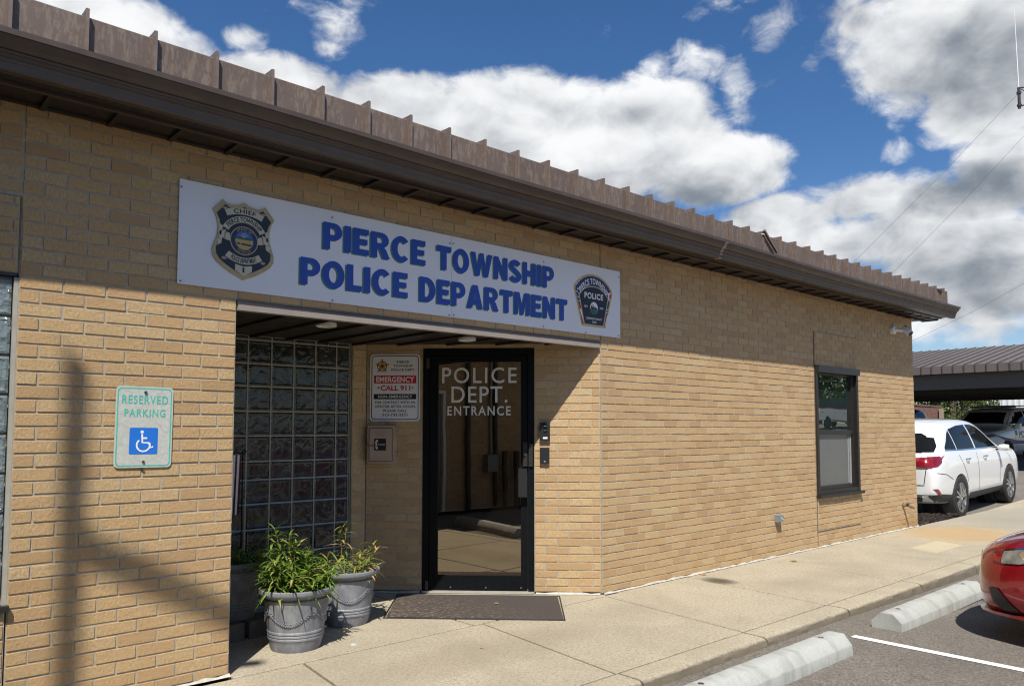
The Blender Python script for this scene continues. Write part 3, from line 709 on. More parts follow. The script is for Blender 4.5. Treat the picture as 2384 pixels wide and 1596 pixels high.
# ================================================================== POLICE STATION
ps = thing('police_station', 'single storey buff brick police station with brown metal eave and angled recessed entry', 'building')
CO, BL, MJ = 0.0692, 0.2045, 0.0102
def rect_minus(rects, h):
    out = []
    for (a, b_, c, d) in rects:
        ha, hb, hc, hd = h
        if hb <= a or ha >= b_ or hd <= c or hc >= d: out.append((a, b_, c, d)); continue
        if ha > a: out.append((a, ha, c, d))
        if hb < b_: out.append((hb, b_, c, d))
        ia, ib = max(a, ha), min(b_, hb)
        if hc > c: out.append((ia, ib, c, hc))
        if hd < d: out.append((ia, ib, hd, d))
    return out
def brick_wall(name, F, u0, u1, z0, z1, holes=(), phase=0.0, d=0.0, parent=ps, seed=1, depth=0.0054, joints=(), solid=0.16):
    rnd = random.Random(seed); mb = MB()
    c0 = int(math.floor(z0/CO + 1e-6)); c1 = int(math.ceil(z1/CO - 1e-6))
    for c in range(c0, c1):
        off = phase + (0.101 if c % 2 else 0.0)
        k0 = int(math.floor((u0-off)/BL)); k1 = int(math.ceil((u1-off)/BL))
        for k in range(k0, k1):
            rs = [(max(u0, off+k*BL), min(u1, off+(k+1)*BL), max(z0, c*CO), min(z1, (c+1)*CO))]
            for h in list(holes) + [(j-0.0, j+0.0001, zz0, zz1) for (j, zz0, zz1) in joints]: rs = rect_minus(rs, h)
            for (a, b_, cz, dz) in rs:
                if b_-a < 0.028 or dz-cz < 0.025: continue
                t = rnd.random()
                if rnd.random() < 0.09: t = min(1, max(0, t + rnd.choice((-0.5, 0.4))))
                j = lambda s=0.0013: rnd.uniform(-s, s)
                h = MJ/2
                A, B_, C_, D_ = a+h+j(), b_-h+j(), cz+h+j(), dz-h+j()
                fr = d + j(0.0014); bk = d - depth
                e = 0.0013
                i = len(mb.v)
                mb.v += [F.P(A+e+j(), C_+e+j(), fr+j(.0006)), F.P(B_-e+j(), C_+e+j(), fr+j(.0006)), F.P(B_-e+j(), D_-e+j(), fr+j(.0006)), F.P(A+e+j(), D_-e+j(), fr+j(.0006)),
                         F.P(A, C_, bk), F.P(B_, C_, bk), F.P(B_, D_, bk), F.P(A, D_, bk)]
                fs = [(i, i+1, i+2, i+3), (i+4, i+5, i+1, i), (i+5, i+6, i+2, i+1), (i+6, i+7, i+3, i+2), (i+7, i+4, i, i+3)]
                mb.f += fs; mb.t += [t]*5
    o = mb.build(name, M['brick'], parent)
    # mortar bed: solid wall just behind the brick faces
    rs = [(u0, u1, z0, z1)]
    for h in holes: rs = rect_minus(rs, h)
    mm = MB()
    for (a, b_, c, dd_) in rs: fbox(mm, F, a, b_, c, dd_, d-depth-solid, d-depth+0.001)
    mm.build('mortar_bed', M['mortar'], o)
    return o
ZS = 3.093                                  # soffit height
XL, XR, YB = 1.836, 12.175, 1.52
ZL = 2.214                                  # lintel course
entry = (XL, XO, -1, ZL)
win_r = (9.058, 10.235, 0.195, 2.64)
win_l = (-0.62, 0.722, -1, 2.615)
facade = brick_wall('facade_wall', FAC, -1.1, XR, 0.012, ZS+0.02, (entry, win_r, win_l), seed=3, joints=((XO-0.002, ZL, 3.2), (0.722, 2.6, 3.2)))
facade['label'] = 'sunlit buff brick front wall in running bond'
# raised brick infill round each window
brick_wall('window_infill', FAC, 9.066, 10.235, 2.225, 2.636, (), phase=0.0, d=0.014, seed=5, depth=0.006)
brick_wall('window_infill', FAC, 9.066, 10.235, 0.199, 0.60, (), phase=0.0, d=0.014, seed=55, depth=0.006)
brick_wall('window_infill', FAC, -0.62, 0.714, 2.222, 2.611, (), phase=-0.03, d=0.008, seed=6, depth=0.006)
brick_wall('window_infill', FAC, -0.62, 0.714, 0.012, 0.545, (), phase=-0.03, d=0.008, seed=7, depth=0.006)
# entry: angled wall with the door, pier, strip and returns
ZE = 2.20
door_h = (-1.585, -0.592, -1, 2.158)
s_phone = 2.095
brick_wall('angled_wall', ANG, -s_phone, -0.011, 0.02, ZE, (door_h,), phase=0.02, seed=9)
STRIP = Frame((0, 1.484, 0), (1, 0, 0), (0, -1, 0))
brick_wall('narrow_wall', STRIP, 3.50, 3.643, 0.02, ZE, (), phase=0.02, seed=10)
PIER = Frame((XL, 0, 0), (0, 1, 0), (1, 0, 0))
brick_wall('pier_return', PIER, 0.011, YB+0.1, 0.012, ZE+.05, (), phase=0.0, seed=12)
SIDE = Frame((XR, 0, 0), (0, 1, 0), (1, 0, 0))
brick_wall('side_wall', SIDE, 0.011, 9.0, 0.012, ZS+.02, (), phase=0.0, seed=13)
# wing to the left of the picture, standing square to the facade (the door glass mirrors it)
XW = -1.1
WING = Frame((XW, 0, 0), (0, -1, 0), (1, 0, 0))
wdoor = (1.95, 2.98, -1, 2.12)
brick_wall('wing_wall', WING, 0.0, 9.0, 0.012, ZS-0.07, (wdoor,), phase=0.05, seed=14)
wd = MB(); fbox(wd, WING, 1.95, 2.0, 0, 2.12, -0.1, 0.01); fbox(wd, WING, 2.92, 2.98, 0, 2.12, -0.1, 0.01); fbox(wd, WING, 2.0, 2.92, 2.06, 2.12, -0.1, 0.01)
wdo = wd.build('wing_door', M['white_metal'], ps)
wd = MB(); fbox(wd, WING, 2.0, 2.92, 0.02, 2.06, -0.09, -0.05); wd.build('door_leaf', M['galv'], wdo)
bk = MB(); bk.box(-9, -1.3, -8.98, 0, -.2, 3.0); bk.build('wing_core', M['interior'], ps)
# sealant along the wall foot, uneven as gunned on
random.seed(21)
def seal(F, u0, u1, z=0.0):
    ck = MB()
    n = int((u1-u0)/0.07)
    w = [0.013 + random.uniform(-0.004, 0.008) for _ in range(n+1)]; h = [0.016 + random.uniform(-0.006, 0.006) for _ in range(n+1)]
    for k in range(n):
        a, b_ = u0+(u1-u0)*k/n, u0+(u1-u0)*(k+1)/n
        ck.quad(F.P(a, h[k], 0.001), F.P(b_, h[k+1], 0.001), F.P(b_, 0.0035, w[k+1]), F.P(a, 0.0035, w[k]))
    m_ = ck.mesh('sealant_bead'); bm = bmesh.new(); bm.from_mesh(m_); bmesh.ops.remove_doubles(bm, verts=bm.verts, dist=1e-5); bm.to_mesh(m_); bm.free(); link('sealant_bead', m_, M['caulk'], ps)
seal(FAC, 5.14, 12.18); seal(FAC, -1.0, 1.84); seal(ANG, -2.09, -1.6); seal(ANG, -0.58, -0.02); seal(WING, 0.1, 9.0)
# lintel over the entry and its soffit
ln = MB(); fbox(ln, FAC, XL+0.004, XO-0.012, 2.186, 2.2135, -0.20, 0.006); ln.build('lintel', M['trim_dark'], ps)
ln = MB(); fbox(ln, FAC, XL+0.008, XO-0.022, 2.152, 2.1855, -0.045, 0.011); ln.build('drip_trim', M['trim'], ps)
es = MB(); es.quad((XL, 0.0, 2.196), (XO, 0.0, 2.196), (3.64, 1.5, 2.196), (3.4, 1.6, 2.196), (XL, 1.6, 2.196))
x = 1.95
while x < 5.0:
    y1 = min(1.55, 5.06-x)
    if y1 > 0.1: es.box(x, x+0.028, 0.02, y1, 2.178, 2.1955)
    x += 0.31
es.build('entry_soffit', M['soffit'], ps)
# glass block screen
gb = MB(); gm = MB()
def blocks(mb, F, us, zs, d, m=0.006, sub=4):
    for a, b_ in zip(us[:-1], us[1:]):
        for c, dd_ in zip(zs[:-1], zs[1:]):
            A, B_, C_, D_ = a+m, b_-m, c+m, dd_-m
            e = 0.012
            i = len(mb.v)
            for (uu, zz, dep) in ((A, C_, -0.004), (B_, C_, -0.004), (B_, D_, -0.004), (A, D_, -0.004), (A+e, C_+e, 0), (B_-e, C_+e, 0), (B_-e, D_-e, 0), (A+e, D_-e, 0), (A+2*e, C_+2*e, -0.003), (B_-2*e, C_+2*e, -0.003), (B_-2*e, D_-2*e, -0.003), (A+2*e, D_-2*e, -0.003)):
                mb.v.append(F.P(uu, zz, d+dep))
            for r_ in (0, 4):
                for k in range(4): mb.f.append((i+r_+k, i+r_+(k+1) % 4, i+r_+4+(k+1) % 4, i+r_+4+k))
            mb.f.append((i+8, i+9, i+10, i+11))
GW = Frame((0, YB, 0), (1, 0, 0), (0, -1, 0))
us = [1.836+0.128-0.2+0.0, 1.964, 2.164, 2.364, 2.564, 2.764, 2.962, 3.162, 3.362, 3.488]; us = [1.84] + us[1:]
zs = [0.012, 0.19, 0.39, 0.585, 0.635, 0.833, 1.028, 1.178, 1.382, 1.581, 1.783, 1.968, 2.158, 2.196]
zs = [0.012, 0.21, 0.42, 0.63, 0.833, 1.028, 1.176, 1.382, 1.581, 1.783, 1.968, 2.160, 2.196]
gmesh = MB(); fbox(gmesh, GW, 1.84, 3.545, 0.0, 2.198, -0.08, -0.005)
gw = gmesh.build('glass_block_screen', M['mortar_light'], ps)
blocks(gb, GW, us, zs, 0.0); gb.build('glass_blocks', M['block'], gw)
jb2 = MB(); fbox(jb2, GW, 3.492, 3.535, 0.0, 2.197, -0.005, 0.01); jb2.build('jamb', M['mortar_light'], gw)
# left window of glass block in the lighter sunlit colour (partly in view)
lw = MB(); fbox(lw, FAC, -0.62, 0.722, 0.56, 2.222, -0.12, -0.047); lwo = lw.build('window', M['mortar_light'], ps)
lwo['label'] = 'glass block window at the left edge with pale mortar'
lb = MB(); ul = [-0.60+0.2045*k for k in range(7)]; ul[-1] = 0.702; zl = [0.635+0.1955*k for k in range(9)]
blocks(lb, FAC, ul, zl, -0.014, 0.007); lb.build('glass_blocks', M['block_sunlit'], lwo)
lj = MB(); fbox(lj, FAC, 0.702, 0.7215, 0.57, 2.2, -0.046, -0.006); lj.build('jamb', M['mortar_light'], lwo)
lj = MB(); fbox(lj, FAC, -0.62, 0.728, 0.548, 0.578, -0.05, 0.03); lj.build('sill', M['bronze_frame'], lwo)
lj = MB(); fbox(lj, FAC, -0.62, 0.712, 2.205, 2.221, -0.046, 0.004); lj.build('head_trim', M['bronze_frame'], lwo)
# right window
wf = MB()
W0, W1, WB, WT = 9.062, 10.226, 0.632, 2.222
fbox(wf, FAC, W0, W0+0.05, WB, WT, -0.10, 0.024); fbox(wf, FAC, W1-0.05, W1, WB, WT, -0.10, 0.024)
fbox(wf, FAC, W0+0.05, W1-0.05, WB, WB+0.05, -0.10, 0.018); fbox(wf, FAC, W0+0.05, W1-0.05, WT-0.06, WT, -0.10, 0.02)
fbox(wf, FAC, W0-0.002, W1-0.02, WT-0.085, WT-0.004, 0.0245, 0.062)
wr = wf.build('window', M['bronze_frame'], ps); wr['label'] = 'tall dark framed sash window at the far end'
sa = MB()
fbox(sa, FAC, W0+0.05, W0+0.09, WB+0.05, WT-0.06, -0.09, -0.012); fbox(sa, FAC, W1-0.12, W1-0.05, WB+0.05, WT-0.06, -0.09, -0.012)
fbox(sa, FAC, W0+0.09, W1-0.12, WT-0.10, WT-0.06, -0.09, -0.02); fbox(sa, FAC, W0+0.09, W1-0.12, 1.37, 1.425, -0.09, -0.014); fbox(sa, FAC, W0+0.09, W1-0.12, WB+0.05, WB+0.10, -0.09, -0.018)
sa.build('sash_frame', M['bronze_frame'], wr)
pn = MB(); fbox(pn, FAC, W0+0.09, W1-0.12, 1.425, WT-0.10, -0.06, -0.045); pn.build('upper_pane', M['win_glass'], wr)
pn = MB(); fbox(pn, FAC, W0+0.09, W1-0.12, WB+0.10, 1.37, -0.062, -0.046); pn.build('lower_pane', M['screen'], wr)
pn = MB(); fbox(pn, FAC, W1-0.20, W1-0.185, WB+0.11, 1.36, -0.0455, -0.040); fbox(pn, FAC, W1-0.15, W1-0.121, WB+0.10, 1.37, -0.0455, -0.036); pn.build('blind_track', simple('pale_track', (0.32, 0.33, 0.32), 0.4), wr)
si = MB(); fbox(si, FAC, 9.05, 10.275, 0.597, 0.6315, -0.10, 0.06); si.build('sill', M['bronze_frame'], wr)
bb = MB(); fbox(bb, FAC, W0+0.02, W1-0.02, WB, WT, -0.12, -0.101); bb.build('room_dark', M['interior'], wr)
# entry door
dF = ANG; A0, A1 = -1.584, -0.593
fr = MB()
fbox(fr, dF, A0, A0+0.055, 0.0, 2.155, -0.11, 0.004); fbox(fr, dF, A1-0.055, A1, 0.0, 2.155, -0.11, 0.004); fbox(fr, dF, A0+0.055, A1-0.055, 2.095, 2.155, -0.11, 0.004)
door = fr.build('entrance_door', M['black_alu'], ps); door['label'] = 'black aluminium glass entrance door with white lettering'
lf = MB(); L0, L1 = A0+0.06, A1-0.06; G0, G1 = -1.449, -0.711
fbox(lf, dF, L0, G0, 0.028, 2.09, -0.05, -0.008); fbox(lf, dF, G1, L1, 0.028, 2.09, -0.05, -0.008); fbox(lf, dF, G0, G1, 2.037, 2.09, -0.05, -0.008); fbox(lf, dF, G0, G1, 0.028, 0.153, -0.05, -0.008)
leaf = lf.build('door_leaf', M['black_alu'], door)
gl = MB(); fbox(gl, dF, G0, G1, 0.153, 2.037, -0.034, -0.026); gl.build('glass_pane', M['door_glass'], door)
tx = MB(); dt = -0.0255
put_text(tx, dF, 'POLICE', -1.417, -0.748, 1.847, 1.988, dt, 0.006, 1.18); put_text(tx, dF, 'DEPT.', -1.333, -0.831, 1.672, 1.818, dt, 0.006, 1.12); put_text(tx, dF, 'ENTRANCE', -1.368, -0.802, 1.559, 1.643, dt, 0.016, 1.25)
tx.build('door_lettering', simple('white_vinyl', (0.66, 0.66, 0.63), 0.5, var=0.06), door)
hd = MB(); fbox(hd, dF, -0.731, -0.655, 0.845, 1.093, 0.012, 0.055); fbox(hd, dF, -0.70, -0.66, 0.85, 0.88, -0.008, 0.012); fbox(hd, dF, -0.70, -0.66, 1.06, 1.09, -0.008, 0.012); hd.build('pull_handle', M['black_plastic'], door)
lk = MB(); fbox(lk, dF, -0.692, -0.652, 1.11, 1.322, -0.008, 0.010);
fbox(lk, dF, -0.640, -0.606, 1.11, 1.31, 0.004, 0.022); lk.build('lock_plate', simple('dark_lock', (0.03, 0.03, 0.028), 0.3), door)
kc = MB(); prism(kc, dF, ellipse(-0.672, 1.215, 0.013, 0.013, 16), 0.010, 0.016); kc.build('key_cylinder', M['screw'], door)
th = MB(); fbox(th, dF, A0, A1, 0.004, 0.022, -0.11, 0.02); th.build('threshold', simple('aluminium_threshold', (0.38, 0.36, 0.32), 0.45), door)
bo = MB()
for u in (-1.33, -1.02, -0.71): prism(bo, dF, ellipse(u, 0.052, 0.008, 0.008, 10), -0.008, 0.0)
bo.split('sweep_bolt', M['screw'], door)
hg = MB(); fbox(hg, dF, A0+0.03, A0+0.058, 1.98, 2.07, 0.004, 0.014); fbox(hg, dF, A0+0.03, A0+0.058, 0.03, 0.11, 0.004, 0.014); hg.split('hinge', M['trim_dark'], door)
dk = MB(); fbox(dk, dF, A0+0.01, A1-0.01, 0.0, 2.15, -0.14, -0.112); dk.build('lobby_dark', M['interior'], door)

# ---- eave: soffit, gutter, upright standing-seam band, roof
def kz(x):
    if x < 9.4: return 0.0
    return 0.032*(x-9.4)/3.3
XE = 12.69
sf = MB()
st = [(-1.1, 0, 0), (9.4, 0, 0), (XE-0.06, 0, 0.03)]
sf.sweep([(0.5, 3.20), (0.5, ZS+0.003), (-0.235, ZS+0.003), (-0.235, 3.20)], [(-1.1, 0, 0), (9.4, 0, 0), (12.64, 0, 0.012)])
sf.sweep([(-0.262, 3.20), (-0.262, ZS-0.004), (-0.372, ZS-0.004), (-0.372, 3.20)], st)
x = 0.17
while x < 12.6:
    sf.box(x-0.028, x, -0.234, -0.003, ZS-0.016, ZS+0.002); x += 0.3181
sf.box(-1.1, 12.6, -0.035, -0.0005, ZS-0.010, ZS+0.002)
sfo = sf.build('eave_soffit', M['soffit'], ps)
jc = MB(); jc.sweep([(-0.2355, 3.15), (-0.2355, ZS-0.018), (-0.262, ZS-0.018), (-0.262, 3.15)], st); jc.build('soffit_channel', M['gutter'], sfo)
vs_ = MB(); x = -0.9
while x < 12.5:
    vs_.box(x, x+0.030, -0.345, -0.333, ZS-0.0062, ZS-0.0042); x += 0.045
vs_.build('vent_slots', M['interior'], sfo)
gt = MB()
GP = [(-0.373, 3.236), (-0.373, 3.085), (-0.376, 3.072), (-0.425, 3.070), (-0.432, 3.076), (-0.436, 3.104), (-0.441, 3.108), (-0.444, 3.120), (-0.441, 3.124), (-0.449, 3.140), (-0.455, 3.142), (-0.459, 3.152), (-0.454, 3.156), (-0.473, 3.168), (-0.489, 3.186), (-0.498, 3.2075), (-0.5005, 3.2085), (-0.511, 3.2085), (-0.512, 3.235), (-0.504, 3.236), (-0.503, 3.214), (-0.492, 3.206), (-0.44, 3.14), (-0.42, 3.10), (-0.38, 3.10), (-0.376, 3.236)]
stn = []; random.seed(17)
x = -1.1
while x < XE:
    bend = 0.0
    stn.append((x, 0.004*math.sin(x*2.1)*math.sin(x*.7), kz(x)+0.003*math.sin(x*1.3))); x += 0.35
stn.append((XE, 0, kz(XE)))
gt.sweep(GP, stn); go = gt.build('gutter', M['gutter'], ps, 25)
gj = MB(); gj.sweep([(a-0.002 if a < -0.38 else a, b_) for a, b_ in GP[2:19]], [(6.345, 0, -.001), (6.385, 0, -.001)]); gj.build('gutter_joint', M['trim'], go)
pb = MB(); YP = -0.372
pz = lambda x: 3.466 + kz(x)*1.1
pb.sweep([(YP, 3.10), (YP-0.002, 3.462), (YP+0.004, 3.468), (2.5, 3.56), (2.5, 3.54), (YP+0.03, 3.45), (YP+0.03, 3.10)], [(-1.1, 0, 0), (9.4, 0, 0), (12.30, 0, 0.03)])
pb.sweep([(YP, 3.10), (YP-0.001, 3.40), (YP+0.02, 3.41), (2.4, 3.45), (2.4, 3.1)], [(12.30, 0, 0.035), (12.50, 0, 0.035)])
po = pb.build('standing_seam_band', M['panel'], ps)
rb = MB(); k = 0; x = 0.9006 - 0.3181*6
while x < 12.5:
    z = pz(x)
    broken = abs(x-7.26) < 0.16
    if not broken:
        rb.box(x-0.008, x+0.008, YP-0.036, YP-0.0022, 3.14+kz(x), z+0.028)
        i = len(rb.v)
        rb.v += [(x-0.0075, YP-0.002, z+0.028), (x+0.0075, YP-0.002, z+0.028), (x-0.0075, YP-0.002, z-0.0), (x+0.0075, YP-0.002, z), (x-0.008, 2.3, z+0.034+0.09), (x+0.008, 2.3, z+0.124), (x-0.008, 2.3, z+0.07), (x+0.008, 2.3, z+0.07)]
        rb.f += [(i, i+1, i+5, i+4), (i, i+4, i+6, i+2), (i+1, i+3, i+7, i+5), (i+4, i+5, i+7, i+6)]
    else:
        rb.box(x-0.008, x+0.008, YP-0.012, YP-0.0022, 3.14, z)
        rb.obox((x+0.10, YP-0.03, 3.405), (0.25, 0, -0.187), (0, 1, 0), (0.187, 0, 0.25), 0.16, 0.012, 0.011)
        rb.box(x-0.012, x+0.012, YP-0.03, 1.2, z+0.016, z+0.036)
    x += 0.3181
rb.build('seam_ribs', M['rib'], po)
tr = MB()
tr.quad((12.06, YP-0.004, 3.502), (12.46, YP-0.004, 3.485), (12.50, YP+0.10, 3.47), (12.10, YP+0.3, 3.49))
tr.quad((12.07, YP-0.003, 3.497), (12.26, YP-0.006, 3.43), (12.30, YP-0.006, 3.42), (12.46, YP-0.003, 3.49)); tr.build('torn_flashing', M['interior'], po)
ec = MB(); ec.box(12.44, 12.455, YP-0.03, YP-0.001, 3.15, 3.49); ec.box(12.50, 12.515, YP-0.02, 2.4, 3.14, 3.50); ec.box(12.29, 12.305, YP-0.02, YP-0.001, 3.15, 3.44); ec.split('end_flashing', M['rib'], po)
rk = MB(); rk.box(12.17, 12.63, -0.23, 9.0, ZS+0.012, ZS+0.05); rk.box(12.52, 12.63, -0.372, 9.0, ZS+0.05, 3.32); rk.build('side_eave', M['soffit'], ps)
rd = MB(); rd.box(-1.1, 12.4, 2.4, 9.0, 3.3, 3.56); rd.box(-9, -1.0, -9, 9, 3.1, 3.3); rd.split('roof_deck', M['panel'], ps)
we = MB(); we.box(-1.0, -0.78, -9.2, -0.52, 3.02, 3.12); we.box(-1.1, -0.82, -9.2, -0.52, 3.12, 3.30); we.build('wing_eave', M['soffit'], ps)
ib = MB(); ib.box(-1.0, 12.0, 1.75, 8.9, -0.1, 3.28); ib.build('building_core', M['interior'], ps)
ib = MB(); ib.box(4.9, 12.0, 0.9, 1.74, 0, 3.2); ib.box(-0.9, 1.66, 0.3, 1.74, 0, 3.2); ib.split('building_core', M['interior'], ps)
cj = MB(); fbox(cj, FAC, XO-0.006, XO+0.004, ZL+.01, ZS, -0.009, -0.003); fbox(cj, FAC, 0.715, 0.7225, 2.215, 2.612, -0.009, 0.004); fbox(cj, FAC, 9.0595, 9.0665, 0.03, 2.636, -0.009, 0.004); cj.split('control_joint', simple('old_caulk', (0.16, 0.125, 0.085), 0.8, var=0.3), ps)
# ================================================================== WALL SIGN
sg = thing('building_sign', 'long white wall sign with blue township police lettering above the entry', 'sign', (0, 0, 0))
for a, b_ in ((1.486, 3.4485), (3.4505, 5.378)):
    q = MB(); z0a = 2.267 - (a-1.486)*0.0013; z0b = 2.267 - (b_-1.486)*0.0013
    prism(q, FAC, [(a, z0a), (b_, z0b), (b_, z0b+0.608), (a, z0a+0.608)], 0.0035, 0.0095); q.build('sign_panel', M['sign_white'], sg)
D1 = 0.0105
for mm, d, du, dz, bold in ((M['sign_green'], D1, -0.013, -0.009, 0.052), (M['sign_blue'], D1+0.0012, 0, 0, 0.052)):
    for (s, u0, u1, z0, z1) in (('PIERCE', 2.397, 3.212, 2.6135, 2.791), ('TOWNSHIP', 3.312, 4.527, 2.609, 2.786), ('POLICE', 2.240, 3.060, 2.361, 2.536), ('DEPARTMENT', 3.161, 4.686, 2.354, 2.532)):
        q = MB(); put_block(q, FAC, s, u0+du, u1+du, z0+dz, z1+dz, d)
        q.build('sign_lettering', mm, sg)
q = MB()
for (u, z) in ((1.497,2.828),(1.504,2.283),(2.46,2.828),(2.47,2.28),(3.433,2.814),(3.464,2.817),(3.429,2.278),(3.473,2.282),(4.407,2.82),(4.403,2.281),(5.362,2.818),(5.352,2.281),(4.917,2.275)):
    prism(q, FAC, ellipse(u, z, 0.0065, 0.0065, 10), 0.0095, 0.0125)
q.split('screw_head', M['screw'], sg)
# chief's badge
bc = (1.867, 2.578)
half = [(1.867, 2.806), (1.90, 2.788), (1.945, 2.780), (1.975, 2.786), (1.998, 2.802), (2.058, 2.733), (2.036, 2.690), (2.026, 2.640), (2.028, 2.590), (2.043, 2.545), (2.058, 2.500), (2.055, 2.462), (2.035, 2.430), (1.99, 2.396), (1.93, 2.362), (1.867, 2.334)]
outl = half + [(2*1.867-u, z) for u, z in half[-2:0:-1]]
q = MB(); prism(q, FAC, outl, 0.0095, 0.017); bo_ = q.build('badge', M['gold'], sg)
q = MB(); prism(q, FAC, offset_poly(outl, (1.867, 2.572), 0.885), 0.017, 0.0182); q.build('badge_field', M['navy'], bo_)
def ribbon(c, r0, r1, a0, a1, n=18):
    return [(c[0]+r1*math.cos(R(a0+(a1-a0)*k/n)), c[1]+r1*math.sin(R(a0+(a1-a0)*k/n))) for k in range(n+1)] + [(c[0]+r0*math.cos(R(a1+(a0-a1)*k/n)), c[1]+r0*math.sin(R(a1+(a0-a1)*k/n))) for k in range(n+1)]
q = MB(); dr = (0.0182, 0.0194)
def band(pts):
    # ribbons are curved strips: build them as quads so the concave outline stays clean
    n = len(pts)//2; i = len(q.v); q.v += [FAC.P(u, z, dr[1]) for u, z in pts]
    for k in range(n-1): q.f.append((i+k, i+k+1, i+2*n-2-k, i+2*n-1-k))
band(ribbon((1.867, 2.47), 0.261, 0.300, 114, 66)); band(ribbon((1.867, 2.572), 0.110, 0.149, 152, 28)); band(ribbon((1.867, 2.62), 0.151, 0.191, 233, 307))
for sx in (-1, 1):
    X = lambda t: 1.867 + sx*t
    for poly in ([(X(.088), 2.605), (X(.118), 2.612), (X(.118), 2.565), (X(.084), 2.560)], [(X(.112), 2.622), (X(.150), 2.610), (X(.152), 2.562), (X(.116), 2.575)], [(X(.150), 2.566), (X(.168), 2.552), (X(.156), 2.542), (X(.163), 2.522), (X(.138), 2.538), (X(.135), 2.566)],
                 [(X(.128), 2.640), (X(.150), 2.655), (X(.158), 2.600), (X(.140), 2.583)]):
        prism(q, FAC, poly, *dr)
prism(q, FAC, [(1.815, 2.425), (1.867, 2.416), (1.919, 2.425), (1.919, 2.388), (1.867, 2.360), (1.815, 2.388)], *dr)
q.build('badge_ribbon', M['cream'], bo_)
q = MB()
for sx in (-1, 1):
    X = lambda t: 1.867 + sx*t
    prism(q, FAC, ellipse(X(.118), 2.752, .016, .008, 12), 0.0196, 0.0200); prism(q, FAC, ellipse(X(.120), 2.452, .016, .009, 12), 0.0196, 0.0200)
    prism(q, FAC, [(X(.112), 2.575), (X(.120), 2.60), (X(.124), 2.565)], 0.0196, 0.0200); prism(q, FAC, [(X(.128), 2.638), (X(.133), 2.641), (X(.143), 2.587), (X(.139), 2.583)], 0.0196, 0.0200)
q.split('ribbon_fold', M['ribbon_dark'], bo_)
dt = 0.0206
def line_part(name, m, parent, *a):
    q = MB(); put_text(q, *a); return q.build(name, m, parent)
LP = lambda *a: line_part('badge_lettering', M['ink'], bo_, *a)
LP(FAC, 'CHIEF', 0, 1, 0, 1, dt, 0.02, 1.1, arc_warp((1.867, 2.47), 0.267, 0.294, 104, 76))
LP(FAC, 'PIERCE TOWNSHIP', 0, 1, 0, 1, dt, 0.02, 1.05, arc_warp((1.867, 2.572), 0.115, 0.144, 143, 37))
LP(FAC, 'POLICE DEPARTMENT', 0, 1, 0, 1, dt, 0.02, 1.0, arc_warp((1.867, 2.62), 0.186, 0.156, 243, 297))
LP(FAC, '1', 1.860, 1.872, 2.378, 2.410, dt, 0.03)
q = MB(); prism(q, FAC, ellipse(1.867, 2.572, .087, .087, 36), 0.0182, 0.0196); q.build('seal_rim', M['gold'], bo_)
q = MB(); prism(q, FAC, ellipse(1.867, 2.572, .081, .081, 36), 0.0196, 0.0203); q.build('seal_ring', M['seal_ring'], bo_)
q = MB(); prism(q, FAC, ellipse(1.867, 2.572, .056, .056, 36), 0.0203, 0.0209); q.build('seal_sky', M['seal_blue'], bo_)
q = MB(); prism(q, FAC, ellipse(1.867, 2.572, .056, .056, 24, 172, 368), 0.0209, 0.0213); q.build('seal_field', M['seal_tan'], bo_)
q = MB(); prism(q, FAC, [(1.813, 2.580), (1.820, 2.592), (1.84, 2.596), (1.855, 2.589), (1.875, 2.594), (1.895, 2.596), (1.912, 2.590), (1.921, 2.580), (1.89, 2.577), (1.85, 2.578)], 0.0213, 0.0217); q.build('seal_hills', M['seal_green'], bo_)
q = MB()
for k in range(9):
    a = R(20+140*k/8); c_, s_ = math.cos(a), math.sin(a)
    prism(q, FAC, [(1.867+.014*c_-.0012*s_, 2.592+.014*s_+.0012*c_), (1.867+.014*c_+.0012*s_, 2.592+.014*s_-.0012*c_), (1.867+.032*c_, 2.592+.032*s_)], 0.0209, 0.0212)
prism(q, FAC, ellipse(1.867, 2.591, .010, .009, 14), 0.0209, 0.0211); q.build('seal_rays', M['cream'], bo_)
q = MB()
for u, w in ((1.832, .013), (1.865, .018), (1.888, .010), (1.902, .012)): prism(q, FAC, ellipse(u, 2.552-(u-1.83)*.05, w, .005, 10), 0.0213, 0.0216)
q.build('seal_sheaves', M['ink'], bo_)
line_part('seal_lettering', M['gold'], bo_, FAC, 'STATE OF', 0, 1, 0, 1, 0.0210, 0.01, 1.1, arc_warp((1.867, 2.572), 0.060, 0.076, 130, 45)); line_part('seal_lettering', M['gold'], bo_, FAC, 'OHIO', 0, 1, 0, 1, 0.0210, 0.01, 1.4, arc_warp((1.867, 2.572), 0.076, 0.061, 235, 305))
# shoulder patch
pcn = 5.018
ph = [(pcn, 2.795), (pcn+.07, 2.787), (pcn+.14, 2.762), (pcn+.20, 2.722), (pcn+.245, 2.672), (pcn+.250, 2.645), (pcn+.155, 2.338), (pcn+.150, 2.332)]
po_l = ph + [(2*pcn-u, z) for u, z in ph[::-1]][0:-1] if False else ph + [(2*pcn-u, z) for u, z in ph[:0:-1]]
q = MB(); prism(q, FAC, po_l, 0.0095, 0.0125); pt = q.build('shoulder_patch', M['gold_bright'], sg)
inn = offset_poly(po_l, (pcn, 2.56), 0.93)
q = MB(); prism(q, FAC, inn, 0.0125, 0.0133); q.build('patch_field', M['stripe_navy'], pt)
core = [(pcn, 2.682), (pcn+.07, 2.675), (pcn+.13, 2.648), (pcn+.185, 2.598), (pcn+.120, 2.350)]
core = core + [(2*pcn-u, z) for u, z in core[:0:-1]]
q = MB(); prism(q, FAC, offset_poly(core, (pcn, 2.52), 1.055), 0.0144, 0.0150); q.build('patch_piping', M['cream'], pt)
